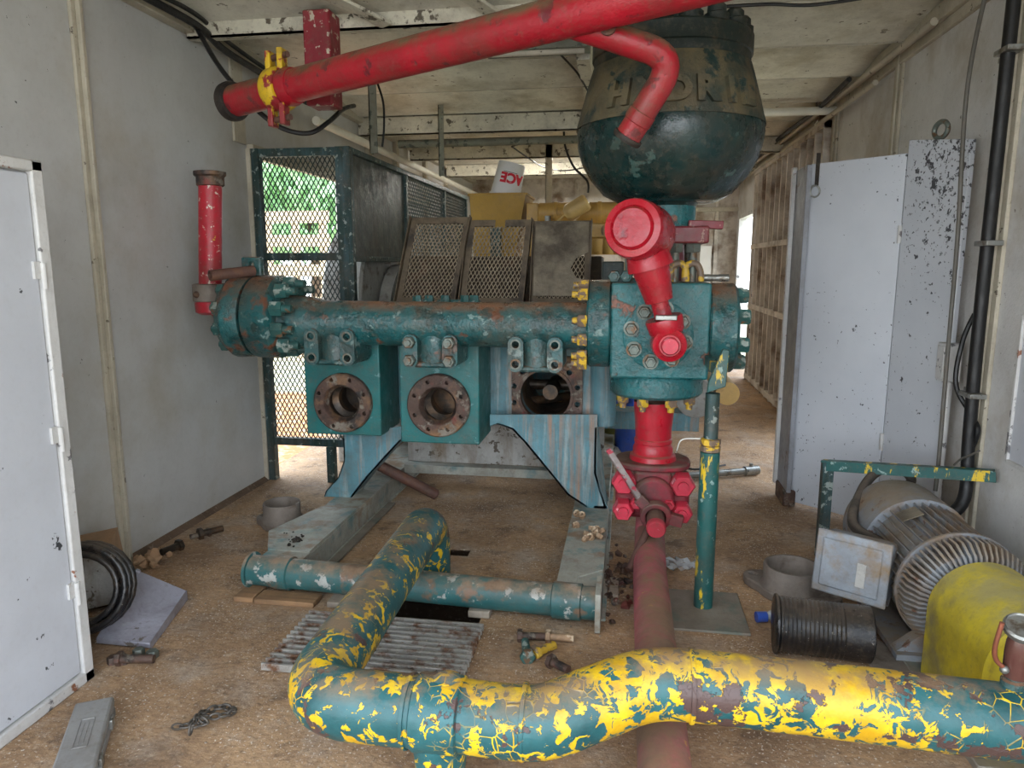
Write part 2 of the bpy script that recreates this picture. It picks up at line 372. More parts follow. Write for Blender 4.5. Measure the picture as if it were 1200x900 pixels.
class MB:
    def __init__(s):
        s.bm = bmesh.new()

    def face(s, vs):
        try:
            return s.bm.faces.new(vs)
        except ValueError:
            return None

    def box(s, x0, x1, y0, y1, z0, z1, mtx=None):
        ps = [V((x, y, z)) for x in (x0, x1) for y in (y0, y1) for z in (z0, z1)]
        if mtx is not None:
            ps = [mtx @ p for p in ps]
        v = [s.bm.verts.new(p) for p in ps]
        for f in ((0, 1, 3, 2), (4, 6, 7, 5), (0, 4, 5, 1), (2, 3, 7, 6), (0, 2, 6, 4), (1, 5, 7, 3)):
            s.face([v[i] for i in f])
        return s

    def bar(s, p, q, w, h=None, up=(0, 0, 1)):
        p, q = V(p), V(q)
        h = h or w
        a = (q - p).normalized()
        upv = V(up)
        if abs(a.dot(upv)) > .95:
            upv = V((0, 1, 0))
        u = a.cross(upv).normalized()
        n = u.cross(a).normalized()
        vs = []
        for c in (p, q):
            for i, j in ((-1, -1), (1, -1), (1, 1), (-1, 1)):
                vs.append(s.bm.verts.new(c + u * i * w / 2 + n * j * h / 2))
        for f in ((0, 1, 2, 3), (7, 6, 5, 4), (0, 4, 5, 1), (1, 5, 6, 2), (2, 6, 7, 3), (3, 7, 4, 0)):
            s.face([vs[i] for i in f])
        return s

    def ring(s, c, u, w, r, n, ph=0, ru=None):
        return [s.bm.verts.new(V(c) + u * math.cos(ph + 2 * PI * i / n) * r + w * math.sin(ph + 2 * PI * i / n) * (ru or r)) for i in range(n)]

    def bridge(s, a, b):
        n = len(a)
        for i in range(n):
            s.face((a[i], a[(i + 1) % n], b[(i + 1) % n], b[i]))

    def cyl(s, p, q, r, r2=None, n=24, ph=0):
        u, w, a = frame(V(q) - V(p))
        A = s.ring(p, u, w, r, n, ph)
        B = s.ring(q, u, w, r if r2 is None else r2, n, ph)
        s.bridge(A, B)
        s.face(A)
        s.face(B)
        return s

    def lathe(s, prof, o=(0, 0, 0), axis=(0, 0, 1), n=32, closed=False):
        """prof: (r, t) pairs along axis"""
        u, w, a = frame(axis)
        o = V(o)
        rs = []
        for r, t in prof:
            rs.append([s.bm.verts.new(o + a * t)] if r < 1e-5 else s.ring(o + a * t, u, w, r, n))
        pr = list(zip(rs, rs[1:])) + ([(rs[-1], rs[0])] if closed else [])
        for A, B in pr:
            if len(A) == 1 and len(B) == 1:
                continue
            if len(A) == 1 or len(B) == 1:
                c, R = (A[0], B) if len(A) == 1 else (B[0], A)
                for i in range(n):
                    s.face((c, R[i], R[(i + 1) % n]))
            else:
                s.bridge(A, B)
        if not closed:
            for R in (rs[0], rs[-1]):
                if len(R) > 1:
                    s.face(R)
        return s

    def tube(s, pts, r, n=10, sub=6, cap=True, closed=False):
        ps = catmull(pts, sub)
        rad = r if callable(r) else (lambda t: r)
        m = len(ps)
        tan = [(ps[min(i + 1, m - 1)] - ps[max(i - 1, 0)]).normalized() for i in range(m)]
        u, w, a = frame(tan[0])
        rings = []
        for i, p in enumerate(ps):
            if i:
                q = tan[i - 1].rotation_difference(tan[i])
                u = q @ u
                w = q @ w
            rings.append(s.ring(p, u, w, rad(i / (m - 1)), n))
        for A, B in zip(rings, rings[1:]):
            s.bridge(A, B)
        if closed:
            s.bridge(rings[-1], rings[0])
        elif cap:
            s.face(rings[0])
            s.face(rings[-1])
        return s

    def prism(s, poly, ext):
        ext = V(ext)
        A = [s.bm.verts.new(V(p)) for p in poly]
        B = [s.bm.verts.new(V(p) + ext) for p in poly]
        s.bridge(A, B)
        s.face(A)
        s.face(B)
        return s

    def ball(s, c, r, n=12, sc3=(1, 1, 1)):
        m = Matrix.Translation(V(c)) @ Matrix.Diagonal((r * sc3[0], r * sc3[1], r * sc3[2], 1))
        bmesh.ops.create_uvsphere(s.bm, u_segments=n, v_segments=max(6, n // 2 + 2), radius=1, matrix=m)
        return s

    def ico(s, c, r, sub=1, jit=0, sc3=(1, 1, 1)):
        m = Matrix.Translation(V(c)) @ Matrix.Rotation(random.random() * 6, 4, 'Z') @ Matrix.Diagonal((r * sc3[0], r * sc3[1], r * sc3[2], 1))
        res = bmesh.ops.create_icosphere(s.bm, subdivisions=sub, radius=1, matrix=m)
        for v in res['verts']:
            v.co += V((random.uniform(-jit, jit), random.uniform(-jit, jit), random.uniform(-jit, jit))) * r
        return s

    def hexa(s, p, axis, r, h, dome=.15):
        a = V(axis).normalized()
        s.lathe([(r, 0), (r, h * (1 - dome)), (r * .86, h)], p, a, 6)
        return s

    def nut(s, p, axis, r, h, stud=.35):
        a = V(axis).normalized()
        s.hexa(p, a, r, h)
        s.cyl(V(p) + a * h * .9, V(p) + a * h * (1 + stud), r * .56, r * .5, 12)
        return s

    def mesh(s, o, U, W, w, h, du, dv, t):
        """diamond expanded metal"""
        o, U, W = V(o), V(U).normalized(), V(W).normalized()
        N = U.cross(W)
        nu, nv = max(1, round(w / du)), max(1, round(h / dv)) * 2
        du, dv = w / nu, h / nv
        for i in range(nu):
            for side in (0, 1):
                prev = None
                for j in range(nv + 1):
                    x = (i + (.5 if j % 2 else (1.0 if side else 0.0))) * du
                    c = o + U * x + W * (j * dv)
                    R = [s.bm.verts.new(c + U * a * t / 2 + N * b * t / 2) for a, b in ((-1, -1), (1, -1), (1, 1), (-1, 1))]
                    if prev:
                        s.bridge(prev, R)
                    prev = R
        return s

    def build(s, name, m, parent=None, bevel=0, ang=38, origin=None, flat=False):
        bmesh.ops.recalc_face_normals(s.bm, faces=s.bm.faces)
        me = bpy.data.meshes.new(name)
        org = WL.get(parent.name, V((0, 0, 0))) if parent else V(origin or (0, 0, 0))
        s.bm.transform(Matrix.Translation(-org))
        s.bm.to_mesh(me)
        s.bm.free()
        me.materials.append(M[m] if isinstance(m, str) else m)
        if not flat and len(me.polygons):
            me.polygons.foreach_set('use_smooth', [True] * len(me.polygons))
            me.set_sharp_from_angle(angle=math.radians(ang))
        o = bpy.data.objects.new(name, me)
        COL.objects.link(o)
        if parent:
            o.parent = parent
            WL[o.name] = org
        else:
            o.location = org
            WL[o.name] = org
        if bevel:
            b = o.modifiers.new('edge', 'BEVEL')
            b.width = bevel
            b.segments = 2
            b.limit_method = 'ANGLE'
            b.angle_limit = math.radians(40)
        return o


def tag(o, label, cat, group=None):
    o['label'] = label
    o['category'] = cat
    if group:
        o['group'] = group
    return o


def thing(name, label, cat, loc=(0, 0, 0), group=None):
    o = bpy.data.objects.new(name, None)
    o.empty_display_size = .05
    COL.objects.link(o)
    o.location = loc
    WL[o.name] = V(loc)
    return tag(o, label, cat, group)


def struct(o):
    o['kind'] = 'structure'
    return o


def copy_tree(o, parent=None):
    c = o.copy()
    COL.objects.link(c)
    if parent:
        c.parent = parent
    for ch in list(o.children):
        copy_tree(ch, c)
    return c


def cut(o, cutter):
    """subtract the shapes of builder `cutter` (world coordinates) from object o, leaving no helper behind"""
    org = WL[o.name]
    bmesh.ops.recalc_face_normals(cutter.bm, faces=cutter.bm.faces)
    cutter.bm.transform(Matrix.Translation(-org))
    me = bpy.data.meshes.new('c')
    cutter.bm.to_mesh(me)
    cutter.bm.free()
    tmp_t = bpy.data.objects.new('t', o.data)
    tmp_c = bpy.data.objects.new('c', me)
    COL.objects.link(tmp_t)
    COL.objects.link(tmp_c)
    md = tmp_t.modifiers.new('b', 'BOOLEAN')
    md.operation = 'DIFFERENCE'
    md.solver = 'EXACT'
    md.object = tmp_c
    dg = bpy.context.evaluated_depsgraph_get()
    nm = bpy.data.meshes.new_from_object(tmp_t.evaluated_get(dg))
    name = o.data.name
    bpy.data.objects.remove(tmp_t)
    bpy.data.objects.remove(tmp_c)
    bpy.data.meshes.remove(me)
    nm.materials.clear()
    nm.materials.append(o.data.materials[0])
    o.data = nm
    nm.name = name
    nm.polygons.foreach_set('use_smooth', [True] * len(nm.polygons))
    nm.polygons.foreach_set('material_index', [0] * len(nm.polygons))
    nm.set_sharp_from_angle(angle=math.radians(35))
    return o


def glyphs(text, size, depth, off=0.0):
    cu = bpy.data.curves.new('t', 'FONT')
    cu.body = text
    cu.size = size
    cu.extrude = depth
    cu.offset = off
    cu.resolution_u = 3
    ob = bpy.data.objects.new('t', cu)
    COL.objects.link(ob)
    dg = bpy.context.evaluated_depsgraph_get()
    me = bpy.data.meshes.new_from_object(ob.evaluated_get(dg))
    vs = [v.co.copy() for v in me.vertices]
    fs = [tuple(p.vertices) for p in me.polygons]
    bpy.data.objects.remove(ob)
    bpy.data.curves.remove(cu)
    bpy.data.meshes.remove(me)
    return vs, fs


def add_glyphs(mb, text, size, depth, fn, off=0.0):
    vs, fs = glyphs(text, size, depth, off)
    xs = [v.x for v in vs]
    ys = [v.y for v in vs]
    cx, cy = (min(xs) + max(xs)) / 2, (min(ys) + max(ys)) / 2
    nv = [mb.bm.verts.new(fn(v.x - cx, v.y - cy, v.z)) for v in vs]
    for f in fs:
        mb.face([nv[i] for i in f])
    return mb


# ================================================================== SETTING
XL, XR, YF, YB, ZC = -2.65, 1.76, .35, 12.4, 3.0
# floor with the pit and the square hole
hp = at(538, 647, Z=0)
xs = sorted([XL - .1, -1.2, -.62, hp.x - .06, hp.x + .06, XR + .1])
yv = sorted([-.6, 2.72, 3.19, hp.y - .05, hp.y + .05, YB + .1])


def is_hole(cx, cy):
    return (-1.2 < cx < -.62 and 2.72 < cy < 3.19) or (abs(cx - hp.x) < .06 and abs(cy - hp.y) < .05)


m = MB()
gv = {}


def fv(a, b_, z):
    if (a, b_, z) not in gv:
        gv[(a, b_, z)] = m.bm.verts.new((a, b_, z))
    return gv[(a, b_, z)]


solid = {}
for i in range(len(xs) - 1):
    for j in range(len(yv) - 1):
        solid[i, j] = not is_hole((xs[i] + xs[i + 1]) / 2, (yv[j] + yv[j + 1]) / 2)
for (i, j), ok in solid.items():
    if not ok:
        continue
    a, b_, c_, d_ = xs[i], xs[i + 1], yv[j], yv[j + 1]
    for z in (0, -.01):
        m.face([fv(a, c_, z), fv(b_, c_, z), fv(b_, d_, z), fv(a, d_, z)])
    for (di, dj, p, q) in ((-1, 0, (a, c_), (a, d_)), (1, 0, (b_, c_), (b_, d_)), (0, -1, (a, c_), (b_, c_)), (0, 1, (a, d_), (b_, d_))):
        if not solid.get((i + di, j + dj), False):
            m.face([fv(*p, 0), fv(*q, 0), fv(*q, -.01), fv(*p, -.01)])
fl = struct(m.build('floor', 'floor'))
pit = MB()
pit.box(-1.5, -.3, 2.5, 4.0, -1.0, -.95)
for a in ((-1.5, -1.48, 2.5, 4.0), (-.32, -.3, 2.5, 4.0), (-1.5, -.3, 2.5, 2.52), (-1.5, -.3, 3.98, 4.0)):
    pit.box(*a, -1.0, -.01)
struct(pit.build('floor_pit', 'floor_in'))

# left wall: sheet wall, opening from Y 4.86 to 6.5
OY0, OY1, OZ = 4.88, 6.55, 2.36
wl = MB()
wl.box(XL - .06, XL, YF, OY0, 0, 3.2)
wl.box(XL - .06, XL, OY0, OY1, OZ, 3.2)
wl.box(XL - .06, XL, OY1, YB, 0, 3.2)
struct(wl.build('wall_left', 'wall'))
wr = MB()
wr.box(XR, XR + .06, YF, 5.45, 0, 3.2)
wr.box(XR, XR + .06, 5.45, 6.75, 2.15, 3.2)
wr.box(XR, XR + .06, 6.75, 10.45, 0, 3.2)
wr.box(XR, XR + .06, 10.45, 11.9, 2.32, 3.2)
wr.box(XR, XR + .06, 11.9, YB, 0, 3.2)
struct(wr.build('wall_right', 'wall_right'))
struct(MB().box(XL, XR, YB, YB + .06, 0, 3.2).build('wall_back', 'wall_brown'))
# ceiling: folded sheets running across, one seam every 0.85 m
prof = []
y = YF
k0 = 4.36 % .85
ys = [k0 + .85 * i for i in range(-1, 15)]
ce = MB()
for y0 in ys:
    y1 = min(y0 + .85, YB + .1)
    if y0 > YB:
        break
    pts = [(y0, 3.0), (y0 + .24, 3.10), (y0 + .29, 3.07), (y1 - .03, 3.0), (y1 - .03, 3.13), (y1, 3.13), (y1, 3.22), (y0, 3.22)]
    ce.prism([(XL - .05, a, b) for a, b in pts], (XR - XL + .1, 0, 0))
struct(ce.build('ceiling', 'ceiling', ang=10))
# front header-less eave edge, side trims
n = [0]


def trim(mb, m='trim', bev=.004):
    n[0] += 1
    return struct(mb.build('trim_%d' % n[0], m, bevel=bev))


for yy in (3.31, 1.0):
    t = MB()
    t.box(XL, XL + .02, yy - .045, yy + .03, 0, 3.0)
    t.box(XL + .02, XL + .045, yy - .02, yy + .005, 0, 3.0)
    trim(t)
trim(MB().box(XL - .02, XL + .03, OY0 - .035, OY0 + .02, 0, 2.4))
trim(MB().box(XL, XL + .02, OY0 - .2, OY0 - .05, 2.42, 3.0))
trim(MB().box(XL, XL + .05, OY0 - .02, 9.5, OZ - .02, OZ + .07))
for yy in (7.2, 8.1, 9.3, 10.4):
    trim(MB().box(XL, XL + .05, yy, yy + .09, 0, 3.0))
trim(MB().box(XL, XL + .07, YF, YB, 2.96, 3.06))
for yy in (3.82, 5.36, 6.83):
    t = MB()
    t.box(XR - .02, XR, yy - .07, yy + .06, 0, 3.0)
    t.box(XR - .035, XR - .02, yy - .03, yy + .02, 0, 3.0)
    trim(t)
t = MB()
t.box(XR - .06, XR, YF, YB, 2.96, 3.05)
t.box(XR - .03, XR, YF, YB, 2.9, 2.96)
trim(t)
# studs and girts of the unlined right wall
st = MB()
for i in range(13):
    yy = 6.95 + i * .29
    if yy < 10.45:
        st.box(XR - .075, XR, yy, yy + .04, 0, 2.86)
for zz in (.06, 1.04, 1.84, 2.82):
    st.box(XR - .085, XR, 6.95, 10.45, zz - .03, zz + .03)
trim(st, 'wall_brown', 0)
lining = MB().box(XR - .012, XR - .002, 6.9, 10.45, 0, 2.9)
trim(lining, 'wall_brown', 0)
# door frame of the far right doorway
t = MB()
t.box(XR - .05, XR + .07, 10.41, 10.47, 0, 2.36)
t.box(XR - .05, XR + .07, 11.88, 11.94, 0, 2.36)
t.box(XR - .05, XR + .07, 10.41, 11.94, 2.3, 2.36)
o = struct(t.build('door_1', 'white_frame', bevel=.004))
# back wall battens
for xx in (-1.9, -.9, -.1, .55, 1.05, 1.4):
    trim(MB().box(xx, xx + .06, YB - .04, YB, 0, 3.0), 'wall_brown')
trim(MB().box(XL, XR, YB - .06, YB, 2.45, 2.52), 'trim')
# baseboard dirt lip
struct(MB().prism([(XL, YF, 0), (XL + .035, YF, 0), (XL, YF, .03)], (0, OY0 - YF, 0)).build('baseboard_left', 'floor_in'))
struct(MB().prism([(XR, YF, 0), (XR - .03, YF, 0), (XR, YF, .03)], (0, 10.4 - YF, 0)).build('baseboard_right', 'floor_in'))
# cross beams under the roof
for yy, zz, hh, xe in ((4.2, 2.93, .17, -.3), (7.0, 2.84, .18, -.3), (8.7, 2.84, .18, XR - .07), (10.4, 2.84, .18, XR - .07)):
    b = MB()
    b.box(XL + .02, xe, yy, yy + .012, zz, zz + hh)
    b.box(XL + .02, xe, yy, yy + .07, zz, zz + .012)
    b.box(XL + .02, xe, yy, yy + .07, zz + hh - .012, zz + hh)
    trim(b, 'beam', 0)
b = MB()
b.box(-.36, -.27, 4.9, 7.1, 2.9, 3.02)
trim(b, 'beam')
for xa, xb in ((-1.75, -1.38), (-1.05, -.72)):
    b = MB()
    b.bar((xa, 3.75, 3.06), (xb, 4.18, 2.94), .1, .02)
    trim(b, 'beam')
# window panel on right wall
wp = MB()
wy0, wy1, wz0, wz1 = 2.55, 3.5, .72, 1.36
for a in ((wy0, wy1, wz0 - .02, wz0), (wy0, wy1, wz1, wz1 + .02), (wy0 - .02, wy0, wz0 - .02, wz1 + .02), (wy1, wy1 + .02, wz0 - .02, wz1 + .02)):
    wp.box(XR - .02, XR, *a)
w1 = struct(wp.build('window_1', 'white_frame', bevel=.003))
struct(MB().box(XR - .008, XR - .002, wy0, wy1, wz0, wz1).build('shutter', 'white_door', w1))

# outside
struct(MB().box(-30, -2.75, -12, 30, -.12, -.04).build('ground_grass', 'grass'))
struct(MB().box(-4.6, -2.66, 4.2, 8.5, -.1, -.012).build('ground_dirt', 'orange_dirt', bevel=.02))
struct(MB().box(1.9, 25, -12, 30, -.12, -.04).build('ground_yard', 'grass'))
struct(MB().box(-2.75, 1.9, -12, -.6, -.12, -.03).build('ground_gravel', 'gravel'))

# trees beyond the opening


def tree(x, y, h, label):
    r = thing('tree', label, 'tree', (x, y, -.05), 'trees outside the left opening')
    t = MB()
    t.tube([(x, y, -.05), (x + .1, y, h * .3), (x - .05, y + .1, h * .6)], lambda q: .16 * (1 - .6 * q), 8, 4)
    t.build('trunk', 'bark', r)
    cr = MB()
    for _ in range(900):
        a, b = random.random() * 6.28, random.uniform(-.9, 1)
        q = random.random() ** .4
        p = V((math.cos(a) * math.sqrt(1 - b * b), math.sin(a) * math.sqrt(1 - b * b), b * .85)) * q * h * .36 + V((x, y, h * .62))
        d = V((random.uniform(-1, 1), random.uniform(-1, 1), random.uniform(-1, 1))).normalized()
        u, w, _a = frame(d)
        s_ = random.uniform(.12, .24)
        vs = [cr.bm.verts.new(p + u * s_ * i * .6 + w * s_ * j + d * .04 * (i * j)) for i, j in ((0, -1), (1, 0), (0, 1), (-1, 0))]
        cr.face(vs)
    cr.build('crown', 'leaf', r, flat=True)


tree(-9.4, 18.0, 6.6, 'tall leafy green tree seen through upper mesh of the cage, behind the board fence')
tree(-11.6, 22.0, 7.2, 'broad green tree farther behind the board fence, between the other two trees')
tree(-6.9, 15.2, 4.6, 'small rounded green tree behind the far end of the board fence')
fr = thing('board_fence', 'pale board fence standing outside behind the wire cage', 'fence', (-6.2, 11.8, -.05))
for i in range(5):
    MB().box(-7.2 + i * .5, -7.1 + i * .5, 11.8, 11.9, -.05, 2.5).build('post', 'fence', fr)
for zz in (.3, .85, 1.4, 1.9, 2.3):
    MB().box(-7.4, -5.0, 11.76, 11.8, zz, zz + .2).build('board', 'fence', fr)

# ================================================================== PUMP SKID
sk = thing('pump_skid', 'low worn teal steel skid lying on the floor under the pump', 'skid', (-.95, 3.8, 0))
RT = .14


def rail(x0, x1, yf):
    r = MB()
    r.box(x0, x1, yf - .06, 6.2, RT - .012, RT)
    r.box(x0, x0 + .012, yf, 6.2, .01, RT - .012)
    r.box(x1 - .012, x1, yf, 6.2, .01, RT - .012)
    r.box(x0 - .02, x1 + .02, yf, 6.2, 0, .012)
    return r


rail(-1.80, -1.57, 3.15).build('side_rail', 'rail_grey', sk, .004)
r = rail(-.285, -.075, 3.06)
r.build('side_rail', 'rail_grey', sk, .004)
MB().prism([(-.285, 3.0, RT), (-.2, 3.02, RT), (-.19, 3.2, RT), (-.075, 3.3, RT), (-.075, 3.95, RT), (-.285, 3.95, RT)], (0, 0, .008)).build('gusset_plate', 'rail_grey', sk)
MB().prism([(-1.92, 3.52, RT), (-1.80, 3.28, RT), (-1.572, 3.28, RT), (-1.572, 3.95, RT), (-1.80, 3.95, RT)], (0, 0, .008)).build('gusset_plate', 'rail_grey', sk)
zc = .1
TA, TB = V((-1.80, 3.13, zc)), V((-.085, 3.03, zc))
td = (TB - TA).normalized()
TL = (TB - TA).length
MB().lathe([(.055, 0), (.073, 0), (.073, TL), (.055, TL)], TA, td, 36, closed=True).build('cross_tube', 'skid_teal', sk)
MB().lathe([(.06, 0), (.088, 0), (.088, .015), (.06, .015)], TA - td * .015, td, 36, closed=True).build('end_ring', 'skid_teal', sk)
MB().cyl(TA, TA + td * .02, .058).build('end_plate', 'skid_teal', sk)
MB().lathe([(.074, 0), (.082, .005), (.082, .13), (.074, .135)], TA + td * (TL - .21), td, 36).build('saddle', 'skid_teal', sk)
MB().lathe([(.074, 0), (.082, .005), (.082, .08), (.074, .085)], TA + td * .13, td, 36).build('saddle', 'skid_teal', sk)
MB().box(-.1, -.075, 2.93, 3.13, .01, .19).build('end_plate', 'rail_grey', sk, .003)
MB().prism([(-1.55, 3.25, .008), (-1.5, 3.25, .008), (-1.5, 4.45, .008), (-1.55, 4.45, .008)], (0, 0, .012)).build('floor_strip', 'pad_grey', sk)
# wooden boards
for (x0, x1, y0, y1, z1, lab) in ((-1.83, -1.73, 2.98, 3.12, .026, 'short wooden block under the left end of the skid tube, nearest its cap'),
                                 (-1.72, -1.42, 2.975, 3.08, .026, 'longer wooden block under the skid tube near its left end')):
    tag(MB().box(x0, x1, y0, y1, 0, z1).build('wood_block', 'wood', bevel=.004, origin=((x0 + x1) / 2, (y0 + y1) / 2, 0)), lab, 'wood block', 'blocks under the skid tube')
p = at(398, 712, Z=0)
tag(MB().box(-1.36, -1.22, 2.99, 3.3, 0.001, .03).build('plank', 'wood_grey', bevel=.004, origin=(-1.29, 3.1, 0)), 'pale grey plank at the left edge of the floor pit, under the teal skid tube', 'plank', 'planks at the pit edges')
tag(MB().box(-.68, -.58, 3.0, 3.13, 0.001, .035).build('plank', 'wood_grey', bevel=.004, origin=(-.63, 3.06, 0)), 'short pale grey plank at the right corner of the floor pit behind the grating', 'plank', 'planks at the pit edges')

# ================================================================== TRIPLEX PUMP
pu = thing('triplex_pump', 'teal three cylinder pump with rusty open bores, standing on the skid', 'pump', (-.95, 4.4, 0))
b = MB()
b.box(-1.62, -.16, 4.46, 6.3, .62, 1.16)
MB().prism([(-1.6, 4.5, 1.16), (-1.6, 6.2, 1.16), (-1.6, 5.7, 1.66), (-1.6, 5.28, 1.66), (-1.6, 4.98, 1.32), (-1.6, 4.5, 1.3)], (1.42, 0, 0)).build('crankcase_top', 'crank_dark', pu, .01)
pf = b.build('power_frame', 'teal_pale', pu, .015)
c3 = at(640, 462, Y=4.36)
cut(pf, MB().cyl((c3.x, 4.2, c3.z), (c3.x, 5.4, c3.z), .22, n=40))
# front frame plate with a hole behind the missing third module
fp = MB().box(-1.9, -.115, 4.36, 4.46, .62, 1.3).build('frame_plate', 'teal_pale', pu)
c = MB()
c3 = at(640, 462, Y=4.36)
c.cyl((c3.x, 4.2, c3.z), (c3.x, 5.2, c3.z), .165, n=40)
cut(fp, c)
MB().cyl((-.13, 4.40, .62), (-.13, 4.40, 1.28), .085, n=20).build('corner_column', 'teal_pale', pu)
MB().lathe([(.166, 0), (.176, 0), (.176, .6), (.166, .6)], (c3.x, 4.37, c3.z), (0, 1, 0), 32, closed=True).build('bore_liner', 'bore', pu)
# square rusty flange of the third bore
s0, s1 = at(600, 430, Y=4.34), at(682, 497, Y=4.34)
lf = MB().box(s0.x, s1.x, 4.325, 4.36, s1.z, c3.z + .24).build('liner_flange', 'rusty_iron', pu, .006)
c = MB()
c.cyl((c3.x, 4.2, c3.z), (c3.x, 4.5, c3.z), .155, n=48)
for i in range(12):
    a = PI * 2 * (i + .5) / 12
    c.cyl((c3.x + math.cos(a) * .203, 4.2, c3.z + math.sin(a) * .203), (c3.x + math.cos(a) * .203, 4.5, c3.z + math.sin(a) * .203), .017, n=14)
cut(lf, c)
c = MB()
for i in range(12):
    a = PI * 2 * (i + .5) / 12
    c.cyl((c3.x + math.cos(a) * .203, 4.3, c3.z + math.sin(a) * .203), (c3.x + math.cos(a) * .203, 4.455, c3.z + math.sin(a) * .203), .017, n=14)
cut(fp, c)
MB().lathe([(.155, -.012), (.172, -.008), (.176, .006), (.155, .01)], (c3.x, 4.325, c3.z), (0, 1, 0), 48, closed=True).build('bore_lip', 'rusty_iron', pu)
cr = MB()
cr.cyl((c3.x - .3, 4.85, c3.z - .02), (c3.x + .3, 4.85, c3.z - .02), .035)
cr.cyl((c3.x, 4.6, c3.z - .03), (c3.x, 5.0, c3.z - .03), .05)
cr.cyl((c3.x - .18, 4.7, c3.z - .12), (c3.x + .18, 4.95, c3.z - .1), .03)
cr.build('crosshead_rod', 'bore', pu)
# fluid modules
for (fx0, fx1, fz0, bx, bz) in ((360, 447, 508, 402, 472), (470, 562, 518, 514, 475)):
    a, d = at(fx0, fz0, Y=4.0), at(fx1, fz0, Y=4.0)
    bc = at(bx, bz, Y=3.98)
    mo = MB().box(a.x, d.x, 4.0, 4.36, a.z, 1.2).build('cylinder_module', 'teal_module', pu, .008)
    cc = MB().cyl((bc.x, 3.8, bc.z), (bc.x, 4.5, bc.z), .125, n=48)
    cut(mo, cc)
    bl = MB()
    bl.lathe([(.119, 0), (.1245, 0), (.1245, .34), (.119, .34)], (bc.x, 4.0, bc.z), (0, 1, 0), 48, closed=True)
    bl.lathe([(.085, .12), (.119, .1), (.119, .17), (.085, .17)], (bc.x, 4.0, bc.z), (0, 1, 0), 48, closed=True)
    bl.cyl((bc.x, 4.32, bc.z), (bc.x, 4.335, bc.z), .119, n=40)
    bl.cyl((bc.x + .04, 4.29, bc.z + .02), (bc.x + .04, 4.32, bc.z + .02), .06, n=24)
    bl.build('bore_liner', 'bore', mo)
    R = .178 if bx == 402 else .186
    bf = MB().lathe([(.112, -.018), (R - .008, -.018), (R, -.01), (R, .025), (.112, .025)], (bc.x, 3.975, bc.z), (0, 1, 0), 56, closed=True).build('bore_flange', 'rusty_iron', mo)
    cc = MB()
    for i in range(8):
        an = PI * 2 * (i + .5) / 8
        q = V((bc.x + math.cos(an) * .15, 3.9, bc.z + math.sin(an) * .15))
        cc.cyl(q, q + V((0, .095, 0)), .0125, n=14)
    cut(bf, cc)
    MB().lathe([(.095, 0), (.116, -.03), (.122, -.03), (.122, .03), (.095, .03)], (bc.x, 3.985, bc.z), (0, 1, 0), 48, closed=True).build('bore_lip', 'rusty_iron', mo)
# top hardware of the middle module (row of studs behind the manifold)
for px in (489, 503, 522, 545, 556):
    q = at(px, 352, Y=4.12)
    MB().hexa((q.x, 4.12, 1.2), (0, 0, 1), .03, q.z + .03 - 1.2).build('hex_nut', 'bolt_teal', pu)
q0, q1 = at(486, 355, Y=4.16), at(562, 355, Y=4.16)
MB().box(q0.x, q1.x, 4.15, 4.2, 1.2, 1.395).build('retainer_bar', 'bolt_teal', pu, .004)
# legs
pts = [(574, 500), (582, 497), (600, 503), (616, 520), (640, 549), (665, 580), (687, 601), (712, 600), (703, 574), (699, 556), (700, 486), (574, 486)]
lg = MB()
lg.prism([V((at(x, y, Y=4.2).x, 4.2, max(RT, at(x, y, Y=4.2).z))) for x, y in pts], (0, .02, 0))
e = [V((at(x, y, Y=4.2).x, 4.2, max(RT + .002, at(x, y, Y=4.2).z))) for x, y in pts[:7]]
for p, q in zip(e, e[1:]):
    lg.prism([p, q, q + V((.008, 0, .008)), p + V((.008, 0, .008))], (0, .16, 0))
lg.box(-.16, -.085, 4.2, 4.4, RT, RT + .015)
xr = at(699, 520, Y=4.2).x
lg.prism([(xr, 4.2, .64), (xr, 4.2, .36), (-.085, 4.2, RT), (-.085, 4.36, RT), (xr, 4.36, .64)], (-.012, 0, 0))
lg.prism([(xr - .01, 4.35, .5), (-.08, 4.35, RT), (xr - .01, 4.35, RT)], (0, .015, 0))
lg.build('leg', 'teal_pale', pu)
pts = [(402, 508), (472, 500), (470, 516), (455, 532), (430, 560), (412, 583), (380, 584), (382, 575), (396, 560), (403, 540)]
lg = MB()
lg.prism([V((at(x, y, Y=4.15).x, 4.15, max(RT, at(x, y, Y=4.15).z))) for x, y in pts], (0, .02, 0))
e = [V((at(x, y, Y=4.15).x, 4.15, max(RT + .002, at(x, y, Y=4.15).z))) for x, y in pts[2:6]]
for p, q in zip(e, e[1:]):
    lg.prism([p, q, q + V((-.008, 0, .006)), p + V((-.008, 0, .006))], (0, .21, 0))
e = [V((at(x, y, Y=4.15).x, 4.15, max(RT + .002, at(x, y, Y=4.15).z))) for x, y in pts[6:]] + [V((at(402, 508, Y=4.15).x, 4.15, at(402, 508, Y=4.15).z))]
for p, q in zip(e, e[1:]):
    lg.prism([p, q, q + V((.008, 0, 0)), p + V((.008, 0, 0))], (0, .21, 0))
lg.build('leg', 'teal_pale', pu)
# pale lower skirt and its ledge
MB().box(-1.57, -.2, 4.98, 5.04, .16, .62).build('skirt_panel', 'white_box', pu, .004)
b = MB()
b.box(-1.57, -.2, 4.88, 4.98, .145, .16)
b.box(-1.57, -.2, 4.88, 4.89, .10, .145)
b.build('skirt_ledge', 'rail_grey', pu)
MB().box(-.2, -.12, 4.62, 4.68, .14, .62).build('skirt_panel', 'white_box', pu)

